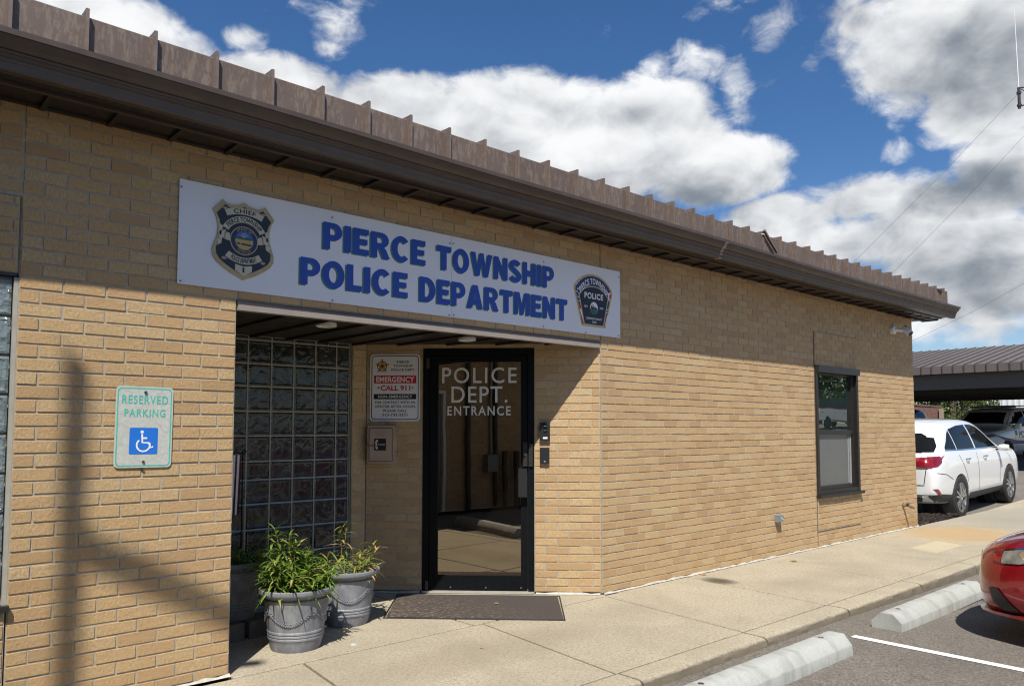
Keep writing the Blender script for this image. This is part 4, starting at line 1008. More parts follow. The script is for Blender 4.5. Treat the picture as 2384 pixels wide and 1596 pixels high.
q = MB(); prism(q, FAC, core, 0.0150, 0.0156); q.build('patch_core', M['navy'], pt)
q = MB()
prism(q, FAC, [(pcn-.195, 2.515), (pcn-.165, 2.52), (pcn-.125, 2.38), (pcn-.14, 2.36)], 0.0133, 0.0139)
prism(q, FAC, [(pcn-.165, 2.41), (pcn-.13, 2.352), (pcn-.15, 2.350)], 0.0133, 0.0139)
prism(q, FAC, [(pcn+.125, 2.352), (pcn+.145, 2.352), (pcn+.175, 2.44), (pcn+.150, 2.46)], 0.0133, 0.0139)
prism(q, FAC, [(pcn+.11, 2.668), (pcn+.15, 2.64), (pcn+.155, 2.60), (pcn+.135, 2.63)], 0.0133, 0.0139)
prism(q, FAC, [(pcn+.222, 2.66), (pcn+.232, 2.63), (pcn+.215, 2.58), (pcn+.205, 2.62)], 0.0139, 0.0143)
q.split('patch_stripe', M['patch_red'], pt)
q = MB()
prism(q, FAC, [(pcn-.18, 2.47), (pcn-.165, 2.48), (pcn-.118, 2.36), (pcn-.13, 2.352)], 0.0139, 0.0143)
prism(q, FAC, [(pcn+.143, 2.352), (pcn+.150, 2.352), (pcn+.185, 2.44), (pcn+.178, 2.45)], 0.0139, 0.0143)
prism(q, FAC, [(pcn+.195, 2.65), (pcn+.235, 2.665), (pcn+.205, 2.57), (pcn+.19, 2.61)], 0.0133, 0.0139)
random.seed(5)
def star(mb, F, u, z, r, d0, d1, n=5, k=0.42, a0=90):
    prism(mb, F, [(u+(r if i % 2 == 0 else r*k)*math.cos(R(a0+180*i/n)), z+(r if i % 2 == 0 else r*k)*math.sin(R(a0+180*i/n))) for i in range(2*n)], d0, d1)
for (u, z) in ((-.215, 2.69), (-.19, 2.715), (-.165, 2.74), (-.205, 2.645), (-.215, 2.62), (-.18, 2.66), (-.19, 2.605), (-.2, 2.575), (-.175, 2.58), (-.165, 2.545), (-.19, 2.54), (-.15, 2.67), (-.13, 2.69), (.175, 2.50), (.165, 2.475)):
    star(q, FAC, pcn+u, z, 0.011, 0.0143, 0.0147)
q.split('patch_star', M['paper'], pt)
dt = 0.0164
line_part('patch_lettering', M['paper'], pt, FAC, 'PIERCE TOWNSHIP', 0, 1, 0, 1, dt-0.0012, 0.02, 1.08, arc_warp((pcn, 2.50), 0.206, 0.258, 146, 34, 0.93))
line_part('patch_lettering', M['paper'], pt, FAC, 'POLICE', pcn-.122, pcn+.122, 2.575, 2.628, dt, 0.03, 1.1); line_part('patch_lettering', M['paper'], pt, FAC, 'EST.', pcn-.122, pcn-.078, 2.494, 2.512, dt, 0.02); line_part('patch_lettering', M['paper'], pt, FAC, '1853', pcn+.078, pcn+.122, 2.494, 2.512, dt, 0.02)
line_part('patch_lettering', M['paper'], pt, FAC, 'CLERMONT COUNTY', pcn-.105, pcn+.105, 2.393, 2.411, dt, 0.02, 1.05); line_part('patch_lettering', M['paper'], pt, FAC, 'OHIO', pcn-.028, pcn+.030, 2.364, 2.381, dt, 0.02)

q = MB(); prism(q, FAC, ellipse(pcn, 2.497, .057, .060, 28), 0.0156, 0.0160); prism(q, FAC, [(pcn-.057, 2.49), (pcn-.049, 2.49), (pcn-.049, 2.437), (pcn-.057, 2.437)], .0156, .0160); q.build('patch_ring', M['seal_green'], pt)
q = MB(); prism(q, FAC, ellipse(pcn, 2.497, .050, .053, 28), 0.0160, 0.0164); q.build('patch_snow', M['paper'], pt)
q = MB(); prism(q, FAC, ellipse(pcn, 2.497, .050, .053, 20, 190, 350), 0.0164, 0.0167); q.build('patch_meadow', M['seal_green'], pt)
q = MB(); prism(q, FAC, [(pcn-.01, 2.485), (pcn+.047, 2.478), (pcn+.035, 2.458), (pcn+.012, 2.446), (pcn+.02, 2.468)], 0.0167, 0.0170); q.build('patch_river', M['seal_blue'], pt)
q = MB()
for (u, h, w) in ((-.026, .045, .009), (-.004, .035, .007), (.012, .025, .008), (-.038, .02, .007)): prism(q, FAC, [(pcn+u-w, 2.497), (pcn+u+w, 2.497), (pcn+u, 2.497+h)], 0.0164, 0.0167)
prism(q, FAC, [(pcn-.046, 2.489), (pcn+.046, 2.485), (pcn+.03, 2.505), (pcn, 2.495), (pcn-.02, 2.508)], 0.0164, 0.0166); q.build('patch_pines', M['ink'], pt)

# ================================================================== RESERVED PARKING SIGN
rs_ = thing('parking_sign', 'faded white and teal accessible parking sign on the left brick pier', 'sign', (0, 0, 0))
def tilt(F, cu, cz, a):
    class T:
        def P(s, u, z, d=0):
            c_, s_ = math.cos(a), math.sin(a); du, dz = u-cu, z-cz
            return F.P(cu + du*c_ - dz*s_, cz + du*s_ + dz*c_, d)
    return T()
RF = tilt(FAC, 1.333, 1.45, R(-0.5))
q = MB(); prism(q, RF, rrect(1.183, 1.481, 1.229, 1.673, .025), 0.006, 0.0085); q.build('sign_plate', M['reflective'], rs_)
q = MB(); ring(q, RF, rrect(1.191, 1.473, 1.237, 1.665, .022), rrect(1.197, 1.467, 1.243, 1.659, .018), 0.0086, 0.0092); q.build('sign_border', M['teal'], rs_)
q = MB(); put_text(q, RF, 'RESERVED', 1.214, 1.453, 1.577, 1.624, 0.0095, 0.014, 1.16); put_text(q, RF, 'PARKING', 1.228, 1.441, 1.506, 1.549, 0.0095, 0.014, 1.2); q.build('sign_lettering', M['teal'], rs_)
q = MB(); prism(q, RF, rrect(1.258, 1.405, 1.302, 1.447, .008), 0.0086, 0.0094); q.build('access_panel', M['ada_blue'], rs_)
q = MB(); w = 0.0048; d0, d1 = .0096, .0101
prism(q, RF, ellipse(1.322, 1.424, .0085, .0085, 14), d0, d1)
def stroke(pts, w):
    o_ = _rib(pts, w); n = len(pts); i = len(q.v); q.v += [RF.P(a, b_, d1) for a, b_ in o_]
    for k in range(n-1): q.f.append((i+k, i+k+1, i+2*n-2-k, i+2*n-1-k))
stroke([(1.322, 1.412), (1.325, 1.366), (1.358, 1.364), (1.368, 1.338), (1.381, 1.344)], w); d1 = .0104; stroke([(1.325, 1.390), (1.349, 1.390)], w); d1 = .0107
wh = [(1.330+.034*math.cos(R(a)), 1.352+.034*math.sin(R(a))) for a in range(130, 385, 12)]
stroke(wh, w*0.9)
q.build('wheelchair_symbol', M['paper'], rs_)
q = MB(); prism(q, RF, ellipse(1.333, 1.641, .008, .008, 12), 0.0086, 0.015); prism(q, RF, ellipse(1.333, 1.261, .007, .007, 12), 0.0086, 0.015); prism(q, FAC, ellipse(1.330, 1.222, .007, .006, 10), 0.0, 0.012); q.split('bolt', M['trim_dark'], rs_)

# ================================================================== EMERGENCY SIGN (angled wall)
em = thing('notice_sign', 'white emergency call notice on the brick beside the entrance door', 'sign', (0, 0, 0))
q = MB(); prism(q, ANG, rrect(-2.063, -1.611, 1.508, 2.108, .035), 0.004, 0.0075); q.build('sign_plate', M['sign_white'], em)
q = MB(); ring(q, ANG, rrect(-2.050, -1.624, 1.521, 2.095, .030), rrect(-2.043, -1.631, 1.528, 2.088, .025), 0.0076, 0.0082); q.build('sign_border', M['ink'], em)
q = MB(); fbox(q, ANG, -2.027, -1.645, 1.846, 1.916, 0.0076, 0.0083); q.build('red_band', M['red'], em)
q = MB(); fbox(q, ANG, -2.027, -1.645, 1.704, 1.751, 0.0076, 0.0083); q.build('black_band', M['ink'], em)
line_part('white_lettering', M['paper'], em, ANG, 'EMERGENCY', -2.008, -1.664, 1.856, 1.905, 0.0086, 0.03, 1.08); line_part('white_lettering', M['paper'], em, ANG, 'NON-EMERGENCY', -1.989, -1.681, 1.715, 1.740, 0.0086, 0.02, 1.15)
q = MB(); put_text(q, ANG, 'CALL 911', -1.966, -1.699, 1.780, 1.828, 0.0083, 0.03, 1.0); q.build('red_lettering', M['red'], em)
q = MB()
for (s, a, b_, c, d) in (('PIERCE', -1.823, -1.712, 2.027, 2.048), ('TOWNSHIP', -1.852, -1.680, 1.992, 2.013), ('POLICE DEPT.', -1.871, -1.657, 1.956, 1.977), ('FOR CONTACT WITH AN', -2.015, -1.654, 1.664, 1.688), ('OFFICER AFTER HOURS', -2.018, -1.651, 1.627, 1.651), ('PLEASE CALL', -1.941, -1.728, 1.590, 1.613), ('513-732-2231', -1.949, -1.723, 1.553, 1.576)):
    line_part('black_lettering', M['ink'], em, ANG, s, a, b_, c, d, 0.0083, 0.022, 1.06)
q = MB(); star(q, ANG, -1.954, 2.000, 0.058, 0.0076, 0.0082, 5, 0.5)
for k in range(5): prism(q, ANG, ellipse(-1.954+.056*math.cos(R(90+72*k)), 2.0+.056*math.sin(R(90+72*k)), .009, .009, 10), 0.0076, 0.0083)
q.build('star_emblem', simple('emblem_gold', (0.50, 0.24, 0.04), 0.45), em)
q = MB(); ring(q, ANG, ellipse(-1.954, 2.0, .046, .046, 24), ellipse(-1.954, 2.0, .039, .039, 24), .0083, .0086); prism(q, ANG, ellipse(-1.954, 2.0, .012, .012, 14), 0.0083, 0.0088); q.build('star_ring', M['ink'], em)
q = MB(); prism(q, ANG, ellipse(-1.985, 1.806, .009, .009, 12), 0.0076, 0.011); prism(q, ANG, ellipse(-1.678, 1.806, .009, .009, 12), 0.0076, 0.011); q.split('screw_head', M['screw'], em)

# ================================================================== PHONE BOX
pb_ = thing('phone_box', 'beige plastic call box with black phone label under the notice', 'phone box', (0, 0, 0))
q = MB(); prism(q, ANG, rrect(-2.070, -1.815, 1.130, 1.474, .02), 0.0, 0.055); q.build('box_body', M['beige_plastic'], pb_)
q = MB(); prism(q, ANG, rrect(-2.066, -1.822, 1.136, 1.468, .02), 0.056, 0.072)
a_, b_ = rrect(-2.052, -1.840, 1.152, 1.450, .012), rrect(-2.044, -1.850, 1.160, 1.442, .010)
prism(q, ANG, b_, 0.072, 0.084); ring(q, ANG, a_, b_, 0.072, 0.0722)
for k in range(len(a_)): pass
q.build('lid', M['beige_plastic'], pb_)
q = MB(); ring(q, ANG, rrect(-2.0535, -1.8385, 1.1505, 1.4515, .012), rrect(-2.047, -1.845, 1.157, 1.445, .010), .0724, .0732); q.build('lid_groove_shade', simple('beige_shadow_gap', (0.17, 0.12, 0.09), 0.6), pb_)  # flat dark ring on the lid, painted as the shade of a groove
q = MB(); fbox(q, ANG, -2.001, -1.897, 1.250, 1.354, 0.0845, 0.0855); lb_ = q.build('phone_label', M['ink'], pb_)
q = MB(); put_text(q, ANG, 'PHONE', -1.968, -1.906, 1.294, 1.310, 0.086, 0.02)
prism(q, ANG, [(-1.985, 1.345), (-1.968, 1.345), (-1.966, 1.325), (-1.975, 1.322), (-1.975, 1.283), (-1.966, 1.280), (-1.968, 1.260), (-1.985, 1.260), (-1.993, 1.285), (-1.993, 1.320)], 0.0856, 0.0864); q.build('handset_symbol', M['cream'], lb_)
q = MB(); fbox(q, ANG, -1.993, -1.911, 1.371, 1.408, 0.0842, 0.0862); q.build('name_plate', simple('beige_plate', (0.40, 0.30, 0.22), 0.45), pb_)
q = MB()
for z in (1.18, 1.21, 1.40, 1.43): fbox(q, ANG, -1.822, -1.803, z, z+.018, 0.02, 0.066)
q.split('hinge', M['beige_plastic'], pb_)
q = MB(); fbox(q, ANG, -2.082, -1.985, 1.287, 1.296, 0.05, 0.090); fbox(q, ANG, -2.0, -1.985, 1.282, 1.301, .086, .098); q.build('latch', M['brass'], pb_)

# ---- access reader, blank box, soffit lamps, outlet, tap, camera
t = thing('card_reader', 'black access keypad reader on brick right of the entrance door', 'card reader', (0, 0, 0))
q = MB(); fbox(q, ANG, -0.545, -0.453, 1.338, 1.498, 0.0, 0.035); q.build('reader_body', M['black_plastic'], t)
q = MB(); fbox(q, ANG, -0.515, -0.475, 1.352, 1.368, 0.0352, 0.037); q.build('reader_label', M['paper'], t)
q = MB(); fbox(q, ANG, -0.512, -0.480, 1.41, 1.485, 0.0352, 0.040); q.build('lens_panel', M['car_glass'], t)
q = MB(); fbox(q, ANG, -0.508, -0.484, 1.462, 1.466, 0.0402, 0.041); fbox(q, ANG, -0.508, -0.484, 1.424, 1.428, 0.0402, 0.041); q.split('lens_mark', M['galv'], t)
t = thing('door_button', 'plain black wall box below the keypad reader', 'wall box', (0, 0, 0))
q = MB(); fbox(q, ANG, -0.543, -0.458, 1.135, 1.275, 0.0, 0.028); q.build('box_body', M['black_plastic'], t)
q = MB(); prism(q, ANG, ellipse(-0.50, 1.155, .008, .008, 12), .0285, .031); q.build('indicator', M['galv'], t)
for (x, y), lab in (((2.68, 0.46), 'left round recessed lamp in the entry soffit'), ((3.99, 0.48), 'right round recessed lamp in the entry soffit, nearer the door')):
    t = thing('recessed_lamp', lab, 'lamp', (x, y, 2.196), 0, 'recessed lamps in the entry soffit')
    q = MB(); q.lathe([(0.075, 0), (0.075, -0.022), (0.062, -0.026), (0.055, -0.02), (0.055, -0.005)], 28); q.build('trim_ring', M['white_metal'], t, 40)
    q = MB(); q.lathe([(0.0, -0.016), (0.03, -0.016), (0.054, -0.008)], 24); q.build('diffuser', simple('frosted_lens', (0.62, 0.58, 0.47), 0.5), t, 40)
t = thing('outlet_box', 'small grey outdoor outlet box low on the brick facade', 'outlet', (0, 0, 0))
q = MB(); fbox(q, FAC, 8.045, 8.140, 0.392, 0.470, 0.0, 0.05); q.build('box_body', M['galv'], t)
q = MB(); fbox(q, FAC, 8.052, 8.133, 0.399, 0.462, 0.0505, 0.066); q.build('cover', M['galv'], t)
q = MB(); prism(q, FAC, ellipse(8.08, 0.438, .011, .011, 12), .0662, .07); prism(q, FAC, ellipse(8.108, 0.425, .011, .011, 12), .0662, .07); q.split('socket', simple('pale_socket', (0.42, 0.46, 0.47), 0.5), t)
t = thing('water_tap', 'weathered brass hose tap low on the wall near the far corner', 'tap', (11.64, 0, 0.34))
q = MB(); q.tube([(0, 0.0, 0), (0.01, -0.05, 0.005), (0.02, -0.10, -0.005)], [.022, .020, .020], 12); q.tube([(0.02, -0.09, 0), (0.05, -0.14, -0.03)], [.022, .018], 12); q.build('tap_body', M['brass'], t, 40)
q = MB(); q.lathe([(0.0, 0.0), (0.036, 0.0), (0.036, 0.012), (0.0, 0.012)], 16, (0, -0.012, 0), 'y'); q.build('flange', M['brass'], t, 40)
q = MB(); q.lathe([(0.0, 0), (0.03, 0.0), (0.03, 0.012), (0.0, 0.012)], 8, (0.0, -0.075, 0.035)); q.tube([(0, -.075, .0), (0, -.075, .04)], .008, 8); q.build('handle', M['brass'], t, 40)
t = thing('security_camera', 'white bullet security camera under the eave at the far corner', 'camera', (11.42, 0, 2.855))
q = MB(); q.lathe([(0.0, 0.0), (0.062, 0.0), (0.062, -0.045), (0.050, -0.055), (0.0, -0.056)], 28, (0, 0, 0), 'y'); q.build('mount', M['white_metal'], t, 40)
q = MB(); q.tube([(0.0, -0.05, 0.0), (0.03, -0.10, -0.01), (0.07, -0.13, -0.012)], .022, 12); q.build('arm', M['white_metal'], t, 40)
cd = Vector((-0.22, -0.72, -0.62)).normalized(); c0 = Vector((0.10, -0.12, 0.03))
q = MB(); q.tube([c0, c0+cd*0.02, c0+cd*0.15, c0+cd*0.155], [.030, .045, .045, .041], 22); q.build('housing', M['white_metal'], t, 40)
q = MB(); q.tube([c0+cd*0.1552, c0+cd*0.158], [.038, .036], 20); q.build('lens', M['black_plastic'], t, 40)
q = MB(); q.tube([c0+cd*0.03+Vector((0, -.01, .044)), c0+cd*.05+Vector((0, -.01, .044))], .012, 10); q.build('seal_plug', M['black_plastic'], t, 40)

# ================================================================== POTS AND PLANTS
def pot(name, label, loc, rz, m, group):
    t = thing(name, label, 'flower pot', loc, rz, group)
    H = 0.40
    prof = [(0.0, 0.0), (0.158, 0.0), (0.163, 0.012), (0.171, 0.05), (0.177, 0.072), (0.1815, 0.078), (0.1815, 0.088), (0.178, 0.092), (0.1835, 0.098), (0.1835, 0.108), (0.180, 0.112), (0.1855, 0.118), (0.1855, 0.128), (0.182, 0.133), (0.196, 0.21), (0.207, 0.285), (0.211, 0.318), (0.2165, 0.324), (0.2165, 0.334), (0.213, 0.338), (0.216, 0.350), (0.222, 0.358)]
    q = MB(); q.lathe(prof, 56); q.build('pot_body', m, t, 30)
    q = MB(); q.lathe([(0.215, 0.352), (0.234, 0.356), (0.246, 0.368), (0.250, 0.382), (0.248, 0.396), (0.240, 0.401), (0.226, 0.399), (0.220, 0.385), (0.216, 0.352)], 56, closed=True); q.build('rim', m, t, 40)
    q = MB(); q.lathe([(0.0, 0.345), (0.12, 0.35), (0.2195, 0.340)], 30); q.build('soil', M['soil'], t, 60)
    # moulded garland with rosettes
    q = MB(); nseg = 4
    rad = lambda z: 0.182 + (0.211-0.182)*min(1, max(0, (z-0.133)/(0.318-0.133)))
    for s in range(nseg):
        a0 = 2*PI*s/nseg; a1 = a0 + 2*PI/nseg*0.92
        for k in range(22):
            f = k/21; a = a0 + (a1-a0)*f; z = 0.262 - 0.075*math.sin(PI*f)
            for sgn in (-1, 1):
                r = rad(z)+0.003; p = Vector((r*math.cos(a), r*math.sin(a), z+sgn*0.006))
                tg = Vector((-math.sin(a), math.cos(a), -0.5*math.cos(PI*f)))
                q.obox(p, tg + Vector((0, 0, sgn*0.7)), Vector((math.cos(a), math.sin(a), 0)), (0, 0, 1), 0.011, 0.0045, 0.0045)
        for (ac, zc, rr) in ((a0-0.06, 0.262, 0.024), (a0+PI/nseg+0.0, 0.275, 0.0)):
            if rr == 0: continue
            cen = Vector(((rad(zc)+.001)*math.cos(ac), (rad(zc)+.001)*math.sin(ac), zc)); nn = Vector((math.cos(ac), math.sin(ac), 0)); tt = Vector((-math.sin(ac), math.cos(ac), 0))
            for k in range(12):
                b_ = 2*PI*k/12; dd_ = tt*math.cos(b_) + Vector((0, 0, 1))*math.sin(b_)
                q.obox(cen + dd_*rr*0.7, dd_, nn, dd_.cross(nn), rr*0.30, 0.006, 0.0045)
            q.tube([cen, cen+nn*0.010], [rr*0.35, rr*0.25], 12)
    q.build('garland', m, t, 50)
    return t
POTS = 'grey garland pots in the entry'
pot('flower_pot', 'front grey garland pot with bushy green lily by the brick pier', (2.41, 0.31, 0.0), R(-82), M['pot'], POTS)
pot('flower_pot', 'rear grey garland pot with sparse browning lily beside the doormat', (2.985, 0.655, 0.0), R(-64), M['pot'], POTS)
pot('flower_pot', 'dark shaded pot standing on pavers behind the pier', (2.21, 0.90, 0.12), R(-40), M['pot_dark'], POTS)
def leaf(mb, base, dirv, L, W, droop, t, n=5):
    d = Vector(dirv).normalized(); side = d.cross(Vector((0, 0, 1)))
    if side.length < 0.05: side = Vector((1, 0, 0))
    side.normalize(); p = Vector(base); i0 = len(mb.v)
    wid = [0.35, 0.85, 1.0, 0.8, 0.42, 0.03]
    for k in range(n+1):
        w = side*W*wid[min(k, 5)]*0.5
        up = side.cross(d).normalized()*W*0.12
        mb.v += [tuple(p-w+up), tuple(p), tuple(p+w+up)]
        d = (d + Vector((0, 0, -droop/n))).normalized(); p = p + d*L/n
    for k in range(n):
        a = i0+3*k; mb.f += [(a, a+1, a+4, a+3), (a+1, a+2, a+5, a+4)]; mb.t += [t, t]
def lily(name, label, loc, stems, m, seed, dryness=0.0, leaf_len=0.15):
    rnd = random.Random(seed); t = thing(name, label, 'plant', loc, 0)
    q = MB(); sm = MB()
    for (bx, by, lx, ly, h, nl) in stems:
        p0 = Vector((bx, by, 0)); p3 = Vector((bx+lx, by+ly, h)); mid = p0.lerp(p3, 0.5) + Vector((-lx*0.18, -ly*0.18, h*0.08))
        pts = [p0*(1-s)**2 + mid*2*s*(1-s) + p3*s*s for s in (0, .25, .5, .75, 1)]
        sm.tube(pts, [.0045, .004, .0035, .003, .002], 6)
        for k in range(nl):
            f = 0.12 + 0.88*(k+0.5)/nl; b_ = p0*(1-f)**2 + mid*2*f*(1-f) + p3*f*f
            a = k*2.399 + rnd.uniform(-.4, .4)
            el_ = 0.15 + 0.75*f**2 + rnd.uniform(-.15, .25)
            dv = Vector((math.cos(a)*math.cos(el_), math.sin(a)*math.cos(el_), math.sin(el_)))
            tt = rnd.random()*0.75 + 0.12*f
            if rnd.random() < dryness*(1.3-f): tt = rnd.uniform(0.8, 1.0)
            elif rnd.random() < 0.05: tt = rnd.uniform(.85, 1)
            leaf(q, b_, dv, leaf_len*rnd.uniform(.6, 1.3)*(1.0-0.35*f), 0.0155*rnd.uniform(.7, 1.3), rnd.uniform(0.5, 1.9), tt)
    q.build('foliage', m, t); sm.build('stem', M['stem'], t)
    return t
rnd = random.Random(31)
st1 = []
for k in range(34):
    a = rnd.uniform(0, 2*PI); r = 0.17*math.sqrt(rnd.random())
    bx, by = r*math.cos(a), r*math.sin(a)
    # tall clump towards the middle-left, lower to the right and rim
    tall = max(0.0, 1 - math.hypot(bx+0.03, by-0.05)/0.17)
    h = 0.09 + 0.31*tall*rnd.uniform(.75, 1.1) + rnd.uniform(0, .05)
    st1.append((bx, by, bx*0.55+rnd.uniform(-.04, .04), by*0.5+rnd.uniform(-.04, .04), h, int(18+h*55)))
for k in range(9):
    st1.append((0.10+rnd.uniform(-.04, .06), -0.04+rnd.uniform(-.09, .09), 0.10+rnd.uniform(-.03, .05), -0.02+rnd.uniform(-.05, .05), rnd.uniform(.11, .2), 20))
lily('lily_plant', 'bushy green lily filling the front grey pot', (2.41, 0.31, 0.345), st1, M['lily'], 41, 0.05, 0.16)
st2 = [(-.02, .03, -.01, .02, .33, 22), (0.0, .05, .03, .01, .37, 20), (.13, -.02, .10, -.03, .17, 20), (.15, .04, .12, .02, .20, 18), (.11, .05, .09, .05, .14, 14), (.02, -.05, .03, -.06, .14, 18), (.05, -.10, .04, -.08, .11, 18), (-.06, -.06, -.05, -.07, .13, 16), (-.10, -.02, -.10, -.04, .15, 16), (.09, -.12, .04, -.1, .09, 14)]
lily('lily_plant', 'sparse yellowing lily in the rear grey pot', (2.985, 0.655, 0.345), st2, M['dry'], 42, 0.3, 0.155)
st3 = []
for k in range(46):
    a = rnd.uniform(0, 2*PI); r = 0.19*math.sqrt(rnd.random()); st3.append((r*math.cos(a), r*math.sin(a), r*math.cos(a)*.5, r*math.sin(a)*.5, rnd.uniform(.05, .12), 9))
lily('grass_plant', 'low dark green grassy plant in the shaded pot', (2.21, 0.90, 0.465), st3, M['lily'], 43, 0.0, 0.13)
for k, (x, y, z, rz, lab) in enumerate(((2.36, 0.80, 0.0, 0.1, 'front grey paver under the dark pot, nearest the front pot'), (2.10, 0.78, 0.0, 0.05, 'left grey paver under the dark pot by the pier'), (2.22, 1.04, 0.0, 0.0, 'rear grey paver under the dark pot by the glass blocks'))):
    q = MB(); w = .115
    prism(q, Frame((x, y, 0), (math.cos(rz), math.sin(rz), 0), (math.sin(rz), -math.cos(rz), 0)), rrect(-w, w, 0.001, 0.119, .008, 3), -.10, .10)
    tag(q.build('paver', M['block_concrete']), lab, 'paver', 'pavers under the dark pot')
t = thing('flag_hook', 'black garden hook with a small striped flag behind the pier', 'flag stand', (2.315, 1.0, 0.45))
q = MB(); q.tube([(0, 0, 0), (0.0, 0, .80), (-.004, 0, .825), (0.012, 0, .845), (0.024, 0, .825), (0.012, 0, .808), (-.06, 0, .82), (-.30, 0, .82)], .005, 8); q.build('hook_rod', M['black_alu'], t, 50)
q = MB()
for k, (a, b_) in enumerate(((-.012, -.024), (-.024, -.042), (-.042, -.055), (-.055, -.073), (-.073, -.088), (-.088, -.11))):
    if k % 2 == 1: continue
    q.quad((a, -.004, .80), (b_, -.002, .80), (b_-.012, .004, .37), (a-.012, -.006, .37))
q.build('flag_red', simple('dark_red_cloth', (0.09, 0.018, 0.022), 0.9), t)
q = MB()
for k, (a, b_) in enumerate(((-.024, -.042), (-.055, -.073), (-.088, -.11))):
    q.quad((a, -.002, .80), (b_, 0, .80), (b_-.012, .004, .37), (a-.012, .004, .37))
q.build('flag_white', simple('white_cloth', (0.60, 0.60, 0.60), 0.9), t)

# ================================================================== DOORMAT, WHEEL STOPS, LEAVES
q = MB()
mc = [(3.245, 0.575), (4.235, -0.412), (4.925, 0.335), (3.80, 1.225)]
mc = [(3.25, 0.57), (4.235, -0.412), (4.80, 0.20), (3.80, 1.20)]
cx = sum(p[0] for p in mc)/4; cy = sum(p[1] for p in mc)/4
NX = 14
i0 = len(q.v)
for k, (z, s) in enumerate(((0.0015, 1.0), (0.006, 1.0), (0.010, 0.985))):
    for p_ in mc: q.v.append((cx+(p_[0]-cx)*s, cy+(p_[1]-cy)*s, z))
for k in range(2):
    for j in range(4): q.f.append((i0+4*k+j, i0+4*k+(j+1) % 4, i0+4*k+4+(j+1) % 4, i0+4*k+4+j))
dm = thing('doormat', 'dark brown entrance mat with trodden debris lying before the door', 'doormat', (0, 0, 0))
q.build('rubber_edge', M['rubber'], dm)
q = MB(); q.quad(*[(cx+(p_[0]-cx)*0.955, cy+(p_[1]-cy)*0.955, 0.0112) for p_ in mc]); i0 = 0
q.v += [(cx+(p_[0]-cx)*0.962, cy+(p_[1]-cy)*0.985, 0.0098) for p_ in mc]
q.f += [(j, (j+1) % 4, 4+(j+1) % 4, 4+j) for j in range(4)]
q.build('carpet', M['mat'], dm)
def wheel_stop(label, x0, x1, y, rz=0.0, seed=1):
    rnd = random.Random(seed)
    t = thing('wheel_stop', label, 'parking stop', ((x0+x1)/2, y, ta((x0+x1)/2)), rz, 'concrete parking stops')
    L = (x1-x0)/2; q = MB()
    prof = [(-.112, 0.0), (-.110, .062), (-.106, .072), (-.052, .128), (-.044, .132), (.044, .132), (.052, .128), (.106, .072), (.110, .062), (.112, 0)]
    n = 40; base = 0; m = len(prof)
    for k in range(n+1):
        x = -L + 2*L*k/n
        ins = 0.004 if k in (0, n) else 0.0
        for (yy, zz) in prof:
            jit = 0.0015 if 0 < k < n else 0.003
            q.v.append((x, yy*(1-ins*4) + rnd.uniform(-jit, jit), max(0, zz*(1-ins*3) + (rnd.uniform(-jit, jit) if zz > 0 else 0))))
    for k in range(n):
        for j in range(m-1): q.f.append((k*m+j, (k+1)*m+j, (k+1)*m+j+1, k*m+j+1))
    q.f.append(tuple(range(m))); q.f.append(tuple(n*m+j for j in range(m))[::-1])
    q.build('concrete_bar', M['stop'], t, 30)
    for sx in (-1, 1):
        q = MB(); q.lathe([(0.0, 0.1325), (0.017, 0.1335), (0.019, 0.131)], 14, (sx*(L-0.22), 0.0, 0)); q.build('anchor_pin', M['trim_dark'], t, 40)
    return t
wheel_stop('nearest concrete parking stop, cut by the bottom edge of the photo', 3.37, 5.175, -2.045, 0.0, 1)
wheel_stop('concrete parking stop in front of the red car', 6.01, 7.88, -2.035, 0.0, 2)
wheel_stop('concrete parking stop mirrored in the door glass', 0.02, 1.80, -2.26, R(10), 3)
def fallen_leaf(label, x, y, z, s, rz, m, t):
    q = MB(); pts = [(0, -.5), (.12, -.3), (.42, -.28), (.25, -.05), (.45, .18), (.15, .15), (0, .5), (-.15, .16), (-.42, .2), (-.22, -.05), (-.4, -.3), (-.12, -.3)]
    q.v = [(px*s, py*s, z+abs(px)*s*0.25) for px, py in pts] + [(0, 0, z+.001)]
    for k in range(len(pts)): q.f.append((k, (k+1) % len(pts), len(pts))); q.t.append(t)
    o = q.build('fallen_leaf', M['dry'] if m else M['lily']); o.location = (x, y, 0); o.rotation_euler = (0, 0, rz)
    tag(o, label, 'leaf', 'fallen leaves')
fallen_leaf('dry leaf on the sidewalk slab before the outlet box', 7.93, -0.28, 0.002, .09, 0.6, True, 0.3)
fallen_leaf('red brown leaf lying against the wall foot', 6.55, -0.06, 0.002, .09, 2.0, True, 0.85)
fallen_leaf('brown leaf lying on the doormat', 4.18, 0.32, 0.015, .05, 1.0, True, 0.8)
fallen_leaf('pale green leaf on the asphalt beside the red car', 8.05, -1.85, ta(8)+.002, .13, 0.3, False, 0.7)
fallen_leaf('small brown leaf on the near sidewalk joint', 3.30, -0.55, 0.002, .04, 0.2, True, 0.9)
t = tag(MB().lathe([(0.0, 0.012), (0.018, 0.010), (0.028, 0.001)], 9).build('pebble', M['stop'], None, 60), 'small pale stone on the sidewalk by the front pot', 'stone'); t.location = (2.72, 0.09, 0)
